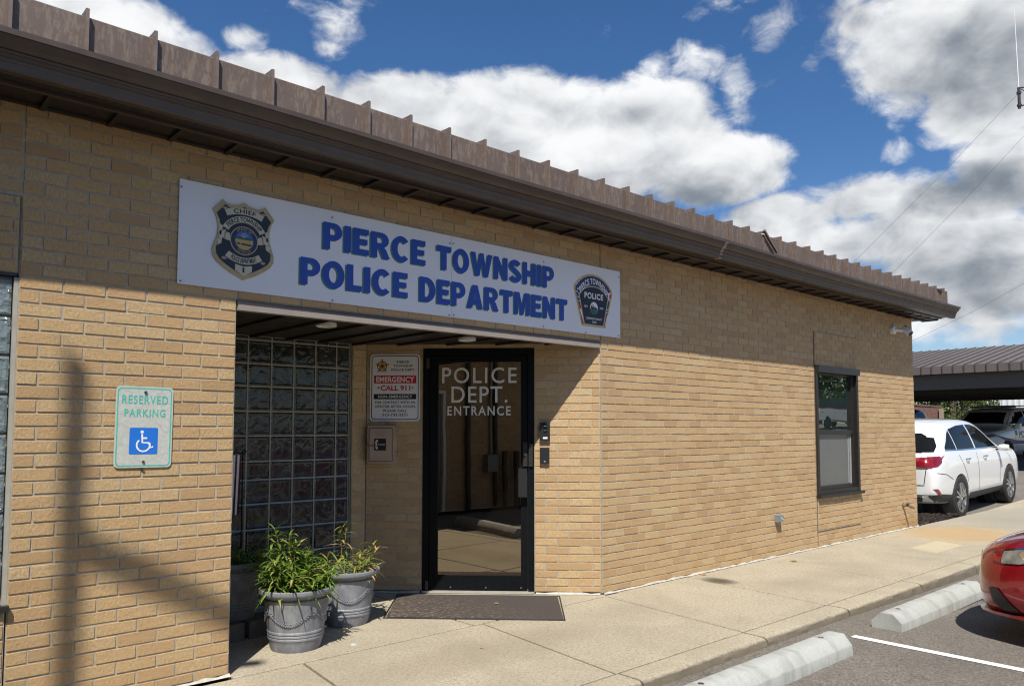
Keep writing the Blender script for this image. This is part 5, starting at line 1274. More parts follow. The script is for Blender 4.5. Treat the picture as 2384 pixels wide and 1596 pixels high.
# ================================================================== VEHICLES
def car_shell(stations, wells, tail_bulge=0.0):
    # stations: x, zb, yb, zr, ym, zm, ys, zs, yr, zr2, zt ; lofted half sections mirrored, then subdivided
    secs = []
    for (x, zb, yb, zr, ym, zm, ys, zs, yr, zr2, zt) in stations:
        half = [(0, zb), (yb*0.6, zb), (yb, zb+0.01), (ym*0.985, zr), (ym, zm), (ys, zs), (yr, zr2), (yr*0.86, zr2+(zt-zr2)*0.45), (yr*0.5, zr2+(zt-zr2)*0.9), (0, zt)]
        secs.append([(x, y, z) for y, z in half] + [(x, -y, z) for y, z in half[-2:0:-1]])
    n = len(secs[0]); V = [p for s in secs for p in s]; F = []
    for k in range(len(secs)-1):
        for j in range(n): F.append((k*n+j, k*n+(j+1) % n, (k+1)*n+(j+1) % n, (k+1)*n+j))
    h = len(stations) - 1
    def cap(k):
        c = []
        half = 10
        L = [k*n+j for j in range(half)]; Rr = [k*n] + [k*n+n-j for j in range(1, half-1)] + [k*n+half-1]
        for j in range(half-1):
            a, b_, c_, d_ = L[j], L[j+1], Rr[j+1], Rr[j]
            f = [a, b_, c_, d_]; f2 = []
            for v in f:
                if v not in f2: f2.append(v)
            if len(f2) >= 3: c.append(tuple(f2))
        return c
    F += cap(0) + cap(h)
    me = bpy.data.meshes.new('shell'); me.from_pydata(V, [], F); me.validate()
    bm = bmesh.new(); bm.from_mesh(me); bmesh.ops.recalc_face_normals(bm, faces=bm.faces); bm.to_mesh(me); bm.free()
    o = bpy.data.objects.new('shell', me); col.objects.link(o)
    s = o.modifiers.new('s', 'SUBSURF'); s.levels = 3; s.render_levels = 3
    cutters = []
    dg = bpy.context.evaluated_depsgraph_get(); dg.update()
    full = bpy.data.meshes.new_from_object(o.evaluated_get(dg))
    for (wx, wz, wr, yi) in wells:
        for sy in (-1, 1):
            q = MB(); q.lathe([(0.0, sy*yi), (wr, sy*yi), (wr, sy*1.4), (0.0, sy*1.4)], 40, (wx, 0, wz), 'y')
            c = bpy.data.objects.new('cutter', q.mesh('cutter')); col.objects.link(c); cutters.append(c)
            b = o.modifiers.new('b', 'BOOLEAN'); b.operation = 'DIFFERENCE'; b.object = c; b.solver = 'EXACT'
    dg.update()
    body = bpy.data.meshes.new_from_object(o.evaluated_get(dg))
    for c in cutters + [o]: bpy.data.objects.remove(c)
    bm = bmesh.new(); bm.from_mesh(full); bvh = BVHTree.FromBMesh(bm); bm.free()
    bpy.data.meshes.remove(full)
    return body, bvh
def patch(bvh, pts, d, off=0.004, cuts=3, rnd_corner=True):
    # a surface piece: the outline is thrown along d on to the body, and stands off it by a few millimetres
    d = Vector(d).normalized()
    bm = bmesh.new(); vs = [bm.verts.new(p) for p in pts]; f = bm.faces.new(vs)
    bmesh.ops.triangulate(bm, faces=[f])
    for _ in range(cuts):
        le = [e for e in bm.edges if e.calc_length() > 0.05]
        if not le: break
        bmesh.ops.subdivide_edges(bm, edges=le, cuts=1)
        bmesh.ops.triangulate(bm, faces=bm.faces[:])
    for v in bm.verts:
        hit = bvh.ray_cast(v.co - d*3.0, d)
        if hit[0] is None: hit = bvh.find_nearest(v.co)
        v.co = hit[0] - d*off
    bmesh.ops.recalc_face_normals(bm, faces=bm.faces)
    me = bpy.data.meshes.new('patch'); bm.to_mesh(me); bm.free()
    if len(me.polygons):
        nsum = Vector((0, 0, 0))
        for p_ in me.polygons: nsum += p_.normal*p_.area
        if nsum.dot(d) > 0: me.flip_normals()
    return me
def strip(bvh, line, w, d, off=0.003):
    # a narrow line (panel gap, chrome strip) along the body; line in 3D, width w measured square to it
    d = Vector(d).normalized(); q = MB(); dense = []
    for a, b_ in zip(line[:-1], line[1:]):
        a, b_ = Vector(a), Vector(b_); n = max(1, int((b_-a).length/0.06))
        dense += [a.lerp(b_, k/n) for k in range(n)]
    dense.append(Vector(line[-1])); L = []
    for k, p_ in enumerate(dense):
        t = (dense[min(k+1, len(dense)-1)] - dense[max(0, k-1)]).normalized(); s = t.cross(d).normalized()*w/2
        row = []
        for c in (p_-s, p_+s):
            h = bvh.ray_cast(c - d*3.0, d); hp = h[0] if h[0] is not None else bvh.find_nearest(c)[0]
            row.append(tuple(hp - d*off))
        L.append(row)
    for r0, r1 in zip(L[:-1], L[1:]): q.f.append(tuple(range(len(q.v), len(q.v)+4))); q.v += [r0[0], r0[1], r1[1], r1[0]]
    me = bpy.data.meshes.new('strip'); me.from_pydata(q.v, [], q.f); return me
def join_meshes(ms):
    v = []; f = []
    for me in ms:
        i = len(v); v += [tuple(x.co) for x in me.vertices]; f += [tuple(i+k for k in p_.vertices) for p_ in me.polygons]
        bpy.data.meshes.remove(me)
    me = bpy.data.meshes.new('joined'); me.from_pydata(v, [], f); return me
def wheel(root, x, y, r, w, side, rim_m, spokes=5):
    q = MB(); s = side
    rr = r*0.70
    prof = [(rr, -w/2), (r*0.93, -w/2), (r*0.985, -w*0.40), (r, -w*0.22), (r, w*0.22), (r*0.985, w*0.40), (r*0.93, w/2), (rr, w/2), (rr*0.97, w*0.3), (rr*0.97, -w*0.3)]
    q.lathe(prof, 40, (x, y, r), 'y', closed=True)
    wl_ = q.build('wheel', M['tyre'], root, 30)
    q = MB(); yo = y + s*w*0.42
    q.lathe([(rr*1.0, yo+s*0.012), (rr*0.93, yo+s*0.012), (rr*0.90, yo-s*0.03), (rr*1.0, yo-s*0.03)], 36, (x, 0, r), 'y', closed=True)
    q.lathe([(0.0, yo+s*.010), (rr*0.20, yo+s*.008), (rr*0.22, yo-s*0.02), (0.0, yo-s*0.02)], 20, (x, 0, r), 'y')
    for k in range(spokes):
        a = 2*PI*k/spokes + .3
        for da in (-0.19, 0.19):
            p0 = Vector((x+rr*0.15*math.cos(a+da*1.2), yo, r+rr*0.15*math.sin(a+da*1.2))); p1 = Vector((x+rr*0.95*math.cos(a+da), yo+s*0.0, r+rr*0.95*math.sin(a+da)))
            dd_ = (p1-p0); q.obox((p0+p1)/2, dd_, (0, 1, 0), dd_.cross(Vector((0, 1, 0))), dd_.length/2, 0.014, rr*0.062)
    q.build('rim', rim_m, wl_, 30)
    q = MB(); q.lathe([(0.0, yo-s*.06), (rr*0.96, yo-s*.06), (rr*0.96, yo-s*.05), (0, yo-s*.05)], 24, (x, 0, r), 'y'); q.build('brake_shadow', M['black_plastic'], wl_)
    return wl_
def both(f):
    return [f(1), f(-1)]

# ---------------------------------------------------------------- white SUV seen from behind
def arches(t, sd, xs_, r, z, y0, y1):
    for x_ in xs_:
        q = MB(); q.lathe([(0.0, y0*sd), (r, y0*sd), (r, y1*sd), (0, y1*sd)], 24, (x_, 0, z), 'y'); q.build('wheel_arch', M['seam'], t)
def pieces(name, ms, m, t, sm=None):
    for me in ms: link(name, me, m, t, sm)
def white_suv(loc, rz, rx_pitch):
    t = thing('parked_car', 'white SUV with red tail lamps parked beyond the far brick corner', 'car', loc, rz)
    t.rotation_euler = (0, rx_pitch, rz); t.scale = (1.02, 1.02, 1.04)
    S = [  # x    zb   yb   zr   ym    zm   ys    zs   yr   zr2   zt
        (-0.02, .48, .62, .54, .80, .70, .76, .93, .70, 1.00, 1.02),
        (0.03, .42, .74, .48, .91, .70, .88, .98, .78, 1.06, 1.10),
        (0.16, .34, .82, .43, .965, .72, .945, 1.02, .80, 1.20, 1.26),
        (0.42, .30, .86, .40, .985, .76, .965, 1.06, .775, 1.50, 1.54),
        (0.62, .28, .88, .38, .992, .80, .968, 1.10, .755, 1.645, 1.70),
        (1.00, .26, .90, .36, .995, .84, .965, 1.17, .765, 1.68, 1.735),
        (1.8, .25, .90, .35, .992, .84, .955, 1.16, .755, 1.70, 1.76),
        (2.6, .25, .90, .35, .990, .84, .955, 1.15, .735, 1.665, 1.725),
        (3.05, .25, .90, .35, .990, .84, .955, 1.14, .74, 1.545, 1.605),
        (3.60, .25, .90, .35, .992, .82, .955, 1.12, .82, 1.18, 1.23),
        (3.95, .26, .90, .36, .992, .82, .95, 1.11, .84, 1.13, 1.165),
        (4.5, .27, .88, .38, .98, .80, .925, 1.07, .82, 1.09, 1.12),
        (4.86, .30, .80, .42, .92, .74, .86, .98, .72, 1.01, 1.03),
        (5.00, .38, .60, .45, .74, .66, .70, .86, .54, .89, .91)]
    body, bvh = car_shell(S, ((1.10, 0.36, 0.43, 0.62), (3.92, 0.36, 0.43, 0.62)))
    link('body', body, M['car_white'], t, 40)
    Rd, Ld = (0, 1, 0), (0, -1, 0)
    for sd in (-1, 1):
        d = (0, -sd, 0); y = sd*1.3
        P = lambda L: [(x, y, z) for x, z in L]
        pieces('side_window', [patch(bvh, P([(0.62, 1.235), (1.10, 1.215), (1.06, 1.55), (0.94, 1.49), (0.78, 1.37), (0.63, 1.27)]), d),
             patch(bvh, P([(1.145, 1.21), (2.05, 1.19), (2.03, 1.62), (1.6, 1.615), (1.10, 1.565)]), d), patch(bvh, P([(2.13, 1.19), (3.36, 1.16), (3.2, 1.27), (2.92, 1.45), (2.7, 1.555), (2.42, 1.61), (2.10, 1.62)]), d)], M['car_glass'], t, 60)
        link('window_chrome', strip(bvh, P([(0.60, 1.22), (1.5, 1.19), (2.5, 1.17), (3.40, 1.14)]), .018, d, .006), M['chrome'], t)
        link('panel_gap', join_meshes([strip(bvh, P(l), .010, d, .003) for l in ([(2.09, 1.11), (2.10, .75), (2.09, .42)], [(3.40, 1.06), (3.36, .8), (3.33, .48)], [(1.16, 1.11), (1.30, .95), (1.42, .78), (1.50, .62)], [(0.13, .86), (.45, .82), (.72, .72)])]), M['seam'], t)
        link('cladding', join_meshes([patch(bvh, P([(1.58, .30), (3.46, .30), (3.46, .40), (1.58, .42)]), d, .008), patch(bvh, P([(0.02, .36), (0.66, .34), (0.66, .46), (0.30, .50), (0.04, .50)]), d, .008)]), M['car_trim'], t, 60)
        for x_ in (1.52, 2.48):
            yy = sd*.972; q = MB(); q.tube([(x_-.09, yy, 1.02), (x_-.05, yy+sd*.035, 1.023), (x_+.06, yy+sd*.035, 1.023), (x_+.10, yy, 1.02)], .014, 8); q.build('door_handle', M['chrome'], t, 60)
        q = MB(); yy = sd*1.07
        q.lathe([(0.0, -.10), (.055, -.09), (.065, -.02), (.06, .05), (.035, .09), (0, .10)], 14, (3.28, yy, 1.14), 'y'); mr = q.build('wing_mirror', M['car_white'], t, 60)
        q = MB(); q.box(3.255, 3.30, min(sd*.93, yy), max(sd*.93, yy), 1.09, 1.12); q.build('mirror_arm', M['black_plastic'], mr)
        link('tail_lamp', join_meshes([patch(bvh, [(-.3, sd*.50, 1.11), (-.3, sd*.50, .98), (-.3, sd*.88, .95), (-.3, sd*.94, 1.0), (-.3, sd*.93, 1.14)], (1, 0, 0), .022), patch(bvh, P([(0.02, .955), (.18, .97), (.34, 1.03), (.37, 1.10), (.34, 1.135), (0.05, 1.135)]), d, .010)]), M['tail_red'], t, 60)
        link('reflector', patch(bvh, P([(0.03, .60), (.12, .60), (.24, .50), (.18, .48)]), d, .010), M['tail_red'], t)
        for x_ in (1.10, 3.92): wheel(t, x_, sd*.87, .375, .24, sd, M['alloy'])
        arches(t, sd, (1.10, 3.92), .425, .36, .46, .62)
        q = MB(); q.box(-0.035, 0.10, min(sd*.42, sd*.74), max(sd*.42, sd*.74), .40, .455); ex = q.build('exhaust_tip', M['chrome'], t)
        q = MB(); q.box(-0.037, -0.02, min(sd*.44, sd*.72), max(sd*.44, sd*.72), .41, .445); q.build('exhaust_hole', M['seam'], ex)
    for sd in (-1, 1): link('rear_glass_wrap', patch(bvh, [(.02, sd*.56, 1.21), (.20, sd*.90, 1.21), (.33, sd*.90, 1.30), (.42, sd*.82, 1.44), (.40, sd*.54, 1.47)], (.75, -sd*.66, 0), .012, 5), M['car_glass'], t, 60)
    link('rear_window', patch(bvh, [(-1, -.70, 1.20), (-1, .70, 1.20), (-1, .72, 1.32), (-1, .70, 1.47), (-1, .60, 1.52), (-1, -.60, 1.52), (-1, -.70, 1.47), (-1, -.72, 1.32)], (1, 0, 0), .012, 5), M['car_glass'], t, 60)
    link('rear_cladding', patch(bvh, [(-1, -.85, .36), (-1, .85, .36), (-1, .85, .50), (-1, -.85, .50)], (1, 0, 0), .012), M['car_trim'], t, 60)
    link('hatch_gap', join_meshes([strip(bvh, [(-1, -.84, 1.10), (-1, -.80, .92), (-1, -.76, .66), (-1, .76, .66), (-1, .80, .92), (-1, .84, 1.10)], .012, (1, 0, 0), .005)]), M['seam'], t)
    link('windscreen', patch(bvh, [(3.58, -.74, 2.5), (3.58, .74, 2.5), (3.02, .66, 2.5), (3.02, -.66, 2.5)], (0, 0, -1), .006), M['car_glass'], t, 60)
    q = MB(); q.box(-.005, .0, 0, 0.001, 0, .001)
    q = MB(); q.tube([(.62, 0, 1.735), (.74, 0, 1.80), (.88, 0, 1.765)], [.02, .03, .02], 8); q.build('roof_antenna', M['car_white'], t, 60)
    return t
white_suv((14.41, 1.475, -0.235), 0.0, R(-2.0))

# ---------------------------------------------------------------- big patrol SUVs under the canopy
def big_suv(label, loc, rz, m, police):
    t = thing('parked_car', label, 'car', loc, rz); t.rotation_euler = (0, R(-2.0)*(-1 if abs(rz) > 1.6 else 1), rz)
    S = [(-0.02, .50, .66, .56, .86, .75, .86, 1.05, .80, 1.20, 1.22), (0.06, .42, .80, .48, .98, .78, .97, 1.10, .88, 1.30, 1.34),
         (0.22, .36, .88, .44, 1.02, .82, 1.01, 1.16, .84, 1.72, 1.76), (0.40, .34, .90, .42, 1.03, .84, 1.015, 1.18, .83, 1.83, 1.875), (1.4, .32, .92, .40, 1.03, .84, 1.01, 1.18, .82, 1.865, 1.915),
         (2.6, .32, .92, .40, 1.03, .84, 1.01, 1.18, .81, 1.865, 1.915), (3.15, .32, .92, .40, 1.03, .84, 1.01, 1.17, .80, 1.80, 1.85), (3.85, .32, .92, .40, 1.03, .84, 1.005, 1.17, .88, 1.27, 1.31),
         (4.1, .32, .92, .40, 1.03, .84, .99, 1.17, .90, 1.20, 1.24), (4.9, .34, .90, .42, 1.02, .82, .96, 1.12, .86, 1.15, 1.18), (5.22, .36, .84, .46, .98, .78, .93, 1.02, .78, 1.08, 1.10), (5.34, .44, .72, .52, .88, .75, .86, .95, .74, 1.0, 1.01)]
    body, bvh = car_shell(S, ((1.15, 0.40, 0.47, 0.66), (4.22, 0.40, 0.47, 0.66)))
    link('body', body, m, t, 40)
    for sd in (-1, 1):
        d = (0, -sd, 0); y = sd*1.4; P = lambda L: [(x, y, z) for x, z in L]
        pieces('side_window', [patch(bvh, P([(0.42, 1.26), (1.3, 1.25), (1.3, 1.76), (0.55, 1.74)]), d), patch(bvh, P([(1.38, 1.25), (2.4, 1.24), (2.4, 1.77), (1.38, 1.77)]), d), patch(bvh, P([(2.48, 1.24), (3.72, 1.225), (3.5, 1.42), (3.15, 1.73), (2.48, 1.77)]), d)], M['car_glass'], t, 60)
        link('panel_gap', join_meshes([strip(bvh, P(l), .012, d, .003) for l in ([(2.44, 1.24), (2.44, .46)], [(3.62, 1.2), (3.58, .5)], [(1.34, 1.24), (1.5, .9), (1.55, .6)])]), M['seam'], t)
        q = MB(); yy = sd*1.16; q.box(3.42, 3.56, min(yy, yy-sd*.16)+0, max(yy, yy-sd*.16), 1.16, 1.36); q.box(3.46, 3.54, min(sd*.96, sd*1.02), max(sd*.96, sd*1.02), 1.18, 1.26); q.build('wing_mirror', m, t)
        link('headlamp', join_meshes([patch(bvh, [(6, sd*.48, 1.02), (6, sd*.96, 1.06), (6, sd*.96, .95), (6, sd*.48, .93)], (-1, 0, 0), .012), patch(bvh, P([(5.0, 1.06), (5.30, 1.03), (5.3, .94), (5.05, .98)]), d, .01)]), M['lamp_clear'], t, 60)
        link('fog_housing', patch(bvh, [(6, sd*.58, .84), (6, sd*.86, .86), (6, sd*.80, .56), (6, sd*.66, .56)], (-1, 0, 0), .012), M['black_plastic'], t)
        for x_ in (1.15, 4.22): wheel(t, x_, sd*.90, .41, .27, sd, M['black_plastic'] if police else M['alloy'])
        arches(t, sd, (1.15, 4.22), .46, .40, .48, .66)
        if police:
            link('door_stripe', patch(bvh, P([(0.3, .62), (2.6, .62), (4.0, .66), (5.1, 1.02), (5.2, 1.06), (4.6, .94), (3.5, .78), (2.4, .72), (0.3, .72)]), d, .006), M['decal_blue'], t)
            u0, u1 = (2.05, 3.30)
            V, Fc = glyph_mesh('POLICE', 0.02, 1.05); xs_ = [v[0] for v in V]; zs_ = [v[1] for v in V]
            q = MB(); 
            for (a, b_) in V:
                fx = (a-min(xs_))/(max(xs_)-min(xs_)); x_ = (u1-(u1-u0)*fx) if sd > 0 else (u0+(u1-u0)*fx)
                z_ = 0.85 + .24*(b_-min(zs_))/(max(zs_)-min(zs_)); h = bvh.ray_cast(Vector((x_, y*2, z_)), Vector(d)); q.v.append(tuple(h[0]-Vector(d)*.006))
            q.f = list(Fc); me = bpy.data.meshes.new('lettering'); me.from_pydata(q.v, [], q.f); link('door_lettering', me, M['decal_grey'], t)
            link('door_crest', patch(bvh, P([(3.42, 1.12), (3.56, 1.12), (3.56, .98), (3.49, .92), (3.42, .98)]), d, .006), M['decal_grey'], t)
            q = MB(); q.lathe([(0.0, -.03), (.06, -.05), (.085, 0), (.06, .06), (0, .07)], 14, (3.72, sd*.99, 1.34), 'x'); q.build('spot_lamp', M['chrome'], t, 60)
    link('windscreen', patch(bvh, [(3.80, -.84, 3), (3.80, .84, 3), (3.20, .76, 3), (3.20, -.76, 3)], (0, 0, -1), .006), M['car_glass'], t, 60)
    link('rear_window', patch(bvh, [(-1, -.78, 1.3), (-1, .78, 1.3), (-1, .74, 1.72), (-1, -.74, 1.72)], (1, 0, 0), .008), M['car_glass'], t, 60)
    link('grille', join_meshes([patch(bvh, [(6, -.62, 1.00), (6, .62, 1.00), (6, .56, .82), (6, -.56, .82)], (-1, 0, 0), .014), patch(bvh, [(6, -.54, .72), (6, .54, .72), (6, .48, .52), (6, -.48, .52)], (-1, 0, 0), .014)]), M['black_plastic'], t)
    link('grille_bar', strip(bvh, [(6, -.66, .915), (6, .66, .915)], .035, (-1, 0, 0), .02), M['chrome'], t)
    if police:
        q = MB(); q.box(2.55, 2.85, -.68, .68, 1.925, 1.985); q.tube([(1.0, .70, 1.95), (2.9, .70, 1.95)], .02, 8); q.tube([(1.0, -.70, 1.95), (2.9, -.70, 1.95)], .02, 8)
        q.box(2.56, 2.62, -.70, .70, 1.90, 1.93); q.build('roof_bar', M['black_plastic'], t)
    return t
def at_lot(x): return ta(x)
big_suv('white patrol SUV with POLICE door lettering under the brown canopy', (34.57, 4.28, at_lot(31.5)-.0), PI - 0.10, M['car_white'], True)
big_suv('black SUV behind the white SUV at the canopy end', (33.9, 8.35, at_lot(31.5)), PI, M['car_black'], False)

# ---------------------------------------------------------------- red saloon, nose in the frame
def red_car(loc, rz):
    t = thing('parked_car', 'dark red saloon car nosing in at the right edge of the photo', 'car', loc, rz)
    # local x forward; x = 0 at the rear
    S = [(-0.02, .45, .6, .5, .78, .66, .72, .88, .62, .98, 1.0), (0.08, .36, .74, .42, .88, .68, .84, .94, .70, 1.03, 1.06), (0.5, .26, .82, .36, .91, .66, .87, .95, .70, 1.08, 1.12),
         (1.0, .22, .84, .32, .915, .66, .87, .94, .62, 1.28, 1.33), (1.7, .20, .84, .30, .915, .64, .87, .92, .58, 1.40, 1.45), (2.4, .20, .84, .30, .915, .64, .87, .91, .57, 1.40, 1.45),
         (3.0, .20, .84, .30, .915, .64, .87, .90, .64, 1.16, 1.21), (3.45, .20, .84, .30, .915, .64, .87, .89, .76, .96, 1.0), (4.0, .20, .84, .30, .915, .62, .86, .82, .74, .86, .91),
         (4.42, .19, .82, .29, .90, .56, .83, .72, .70, .765, .81), (4.68, .185, .76, .28, .85, .52, .77, .665, .62, .70, .745), (4.82, .20, .62, .29, .72, .48, .64, .615, .48, .65, .685), (4.90, .25, .40, .33, .50, .46, .44, .565, .32, .60, .625)]
    body, bvh = car_shell(S, ((0.98, .33, .40, .58), (3.80, .33, .40, .58)))
    link('body', body, M['car_red'], t, 40)
    for sd in (-1, 1):
        d = (0, -sd, 0); y = sd*1.3; P = lambda L: [(x, y, z) for x, z in L]
        pieces('side_window', [patch(bvh, P([(.9, .98), (1.9, .97), (1.9, 1.34), (1.45, 1.32)]), d), patch(bvh, P([(1.97, .97), (3.1, .95), (2.6, 1.25), (2.3, 1.33), (1.97, 1.34)]), d)], M['car_glass'], t, 60)
        fd = Vector((-1, -sd*0.75, 0)); 
        def Q(L): return [tuple(Vector((4.3+dx, sd*(.3+dy), z)) - fd.normalized()*1.5) for dx, dy, z in L]
        # headlamp and fog recess sit on the corner of the nose
        cd_ = (-.55, -sd*.835, 0); K = lambda L: [(x_, sd*y_, z_) for x_, y_, z_ in L]
        link('headlamp', patch(bvh, K([(4.66, .79, .655), (4.55, .83, .678), (4.40, .86, .705), (4.30, .87, .705), (4.38, .87, .625), (4.52, .84, .585), (4.64, .80, .575)]), cd_, .010, 5), M['lamp_clear'], t, 60)
        link('lamp_inner', patch(bvh, K([(4.715, .76, .648), (4.665, .79, .655), (4.645, .80, .575), (4.70, .77, .585)]), cd_, .010, 5), M['tail_red'], t, 60)
        h = bvh.ray_cast(Vector((4.50, sd*.84, .635)) - Vector(cd_)*3, Vector(cd_))[0]; nd_ = -Vector(cd_)
        q = MB(); q.tube([h + nd_*.006, h + nd_*.014, h + nd_*.017], [.038, .036, .02], 20); q.build('projector_lens', M['chrome'], t, 60)
        link('lamp_trim', strip(bvh, K([(4.74, .72, .640), (4.66, .79, .662), (4.52, .84, .692), (4.34, .87, .715)]), .009, cd_, .013), M['chrome'], t)
        link('fog_recess', patch(bvh, K([(4.72, .76, .395), (4.65, .79, .40), (4.58, .82, .31), (4.52, .84, .225), (4.64, .80, .235), (4.70, .77, .30)]), cd_, .010, 5), M['black_plastic'], t, 60)
        link('panel_gap', join_meshes([strip(bvh, [(4.75, sd*.56, 3), (4.3, sd*.72, 3), (3.5, sd*.79, 3)], .008, (0, 0, -1), .003)]), M['seam'], t)
        for x_ in (.98, 3.80): wheel(t, x_, sd*.80, .335, .22, sd, M['alloy'])
        arches(t, sd, (.98, 3.80), .395, .33, .42, .58)
    link('windscreen', patch(bvh, [(3.36, -.70, 2), (3.36, .70, 2), (2.6, .54, 2), (2.6, -.54, 2)], (0, 0, -1), .006), M['car_glass'], t, 60)
    link('rear_window', patch(bvh, [(.62, -.62, 2), (.62, .62, 2), (1.45, .5, 2), (1.45, -.5, 2)], (0, 0, -1), .006), M['car_glass'], t, 60)
    link('grille', patch(bvh, [(6, -.40, .59), (6, .40, .59), (6, .34, .38), (6, -.34, .38)], (-1, 0, 0), .006), M['black_plastic'], t, 60)
    link('grille_chrome', strip(bvh, [(6, -.42, .60), (6, -.40, .46), (6, -.30, .37), (6, .30, .37), (6, .40, .46), (6, .42, .60)], .03, (-1, 0, 0), .014), M['chrome'], t)
    q = MB(); L = []
    for k in range(17):
        a = -.86+1.72*k/16; h = bvh.ray_cast(Vector((6, a, .235)), Vector((-1, 0, 0)))[0]
        L.append(h if h is not None else Vector((4.4, a, .235)))
    i = len(q.v)
    for h in L: q.v += [(h.x-.06, h.y, .235), (h.x+.035, h.y*1.02, .225), (h.x+.035, h.y*1.02, .205), (h.x-.06, h.y, .195)]
    for k in range(16):
        for j in range(4): q.f.append((i+4*k+j, i+4*k+(j+1) % 4, i+4*k+4+(j+1) % 4, i+4*k+4+j))
    q.f += [(i, i+1, i+2, i+3), (i+64, i+67, i+66, i+65)]; q.build('chin_lip', M['car_red'], t, 30)
    return t
red_car((7.02, -2.50-4.90, ta(7)), R(90))

# ================================================================== BEYOND THE CORNER: CANOPY, SHED, TREES, MAST
cn = thing('carport_canopy', 'brown standing seam carport canopy sheltering patrol cars', 'canopy', (0, 0, 0))
CX = 25.0
q = MB(); sl = (4.27-3.31)/(30.0-25.0)
q.v = [(CX, -1.5, 3.31), (CX, 16, 3.31), (30.0, 16, 4.27), (30.0, -1.5, 4.27), (35.0, 16, 3.31), (35.0, -1.5, 3.31), (CX, -1.5, 3.25), (CX, 16, 3.25), (30, 16, 4.2), (30, -1.5, 4.2), (35, 16, 3.25), (35, -1.5, 3.25)]
q.f = [(0, 1, 2, 3), (3, 2, 4, 5), (6, 9, 8, 7), (9, 11, 10, 8), (0, 3, 9, 6), (3, 5, 11, 9), (1, 7, 8, 2), (2, 8, 10, 4), (0, 6, 7, 1), (4, 10, 11, 5)]
cr = q.build('canopy_roof', M['canopy'], cn)
q = MB(); y = 4.5 + .2945*38
while y > -1.5:
    q.box(CX-0.055, CX-.022, y-0.009, y+0.009, 3.085, 3.335)
    i = len(q.v); q.v += [(CX-.055, y-.008, 3.335), (CX-.055, y+.008, 3.335), (30, y+.008, 4.295), (30, y-.008, 4.295), (CX-.055, y-.008, 3.29), (CX-.055, y+.008, 3.29), (30, y+.008, 4.25), (30, y-.008, 4.25)]
    q.f += [(i, i+1, i+2, i+3), (i, i+3, i+7, i+4), (i+1, i+5, i+6, i+2)]
    y -= .2945
q.build('seam_ribs', simple('dark_seam', (0.075, 0.06, 0.053), 0.5), cr)
q = MB(); q.box(CX-.022, CX+.03, -1.5, 16, 3.08, 3.315); q.build('fascia', M['canopy'], cn)
q = MB(); q.box(CX+.3, CX+.5, -1.4, 15.9, 2.63, 3.07); q.build('beam', M['canopy_beam'], cn)
q = MB(); q.box(CX+.5, 34.5, -1.4, 15.9, 3.02, 3.06); 
for k in range(8): q.box(CX+1.2+k*1.15, CX+1.35+k*1.15, -1.4, 15.9, 2.56, 3.02)
q.build('ceiling', M['interior'], cn)
for (x, y) in ((25.4, -1.0), (25.4, 13.5), (34.3, -1.0), (34.3, 13.5)):
    q = MB(); q.box(x-.1, x+.1, y-.1, y+.1, ta(x), 2.63); q.build('post', M['canopy_beam'], cn)
sh = thing('brick_shed', 'low red brown brick shed with a pale corner post behind the canopy', 'shed', (0, 0, 0))
q = MB(); q.v = [(40.3, 10.4, .2), (41.5, 9.35, .2), (52, 20, .2), (50, 22, .2), (40.3, 10.4, 2.68), (41.5, 9.35, 2.50), (52, 20, 2.50), (50, 22, 2.68)]
q.v = [(38.0, 14.0, .2), (41.3, 9.6, .2), (49, 15, .2), (46, 20, .2), (38.0, 14.0, 2.95), (41.3, 9.6, 2.47), (49, 15, 2.47), (46, 20, 2.95)]
q.f = [(0, 1, 5, 4), (1, 2, 6, 5), (2, 3, 7, 6), (3, 0, 4, 7), (4, 5, 6, 7)]; q.build('wall', M['shed_brick'], sh)
q = MB(); q.box(41.15, 41.3, 9.42, 9.58, .3, 2.44); q.build('corner_post', simple('tan_post', (0.33, 0.26, 0.18), 0.7), sh)
q = MB(); q.v = [(37.9, 13.95, 2.96), (41.35, 9.5, 2.48), (49.1, 14.9, 2.48), (46, 20.1, 2.96), (37.9, 13.95, 3.06), (41.35, 9.5, 2.56), (49.1, 14.9, 2.56), (46, 20.1, 3.06)]
q.f = [(0, 1, 5, 4), (1, 2, 6, 5), (2, 3, 7, 6), (3, 0, 4, 7), (4, 5, 6, 7), (3, 2, 1, 0)]; q.build('roof', simple('shed_roof', (0.12, 0.075, 0.06), 0.8), sh)
wb = thing('metal_building', 'white ribbed metal building behind the patrol SUV', 'building', (0, 0, 0))
q = MB(); q.box(51.3, 70, -6, 9.75, .8, 5.5); q.build('wall', M['siding'], wb)
q = MB(); y = 9.6
while y > -6: q.box(51.26, 51.2995, y-.05, y+.05, .8, 5.5); y -= .30
q.build('wall_rib', M['siding'], wb)
q = MB(); q.box(51.0, 70.3, -6.3, 9.9, 5.5, 5.75); q.build('roof', M['galv'], wb)
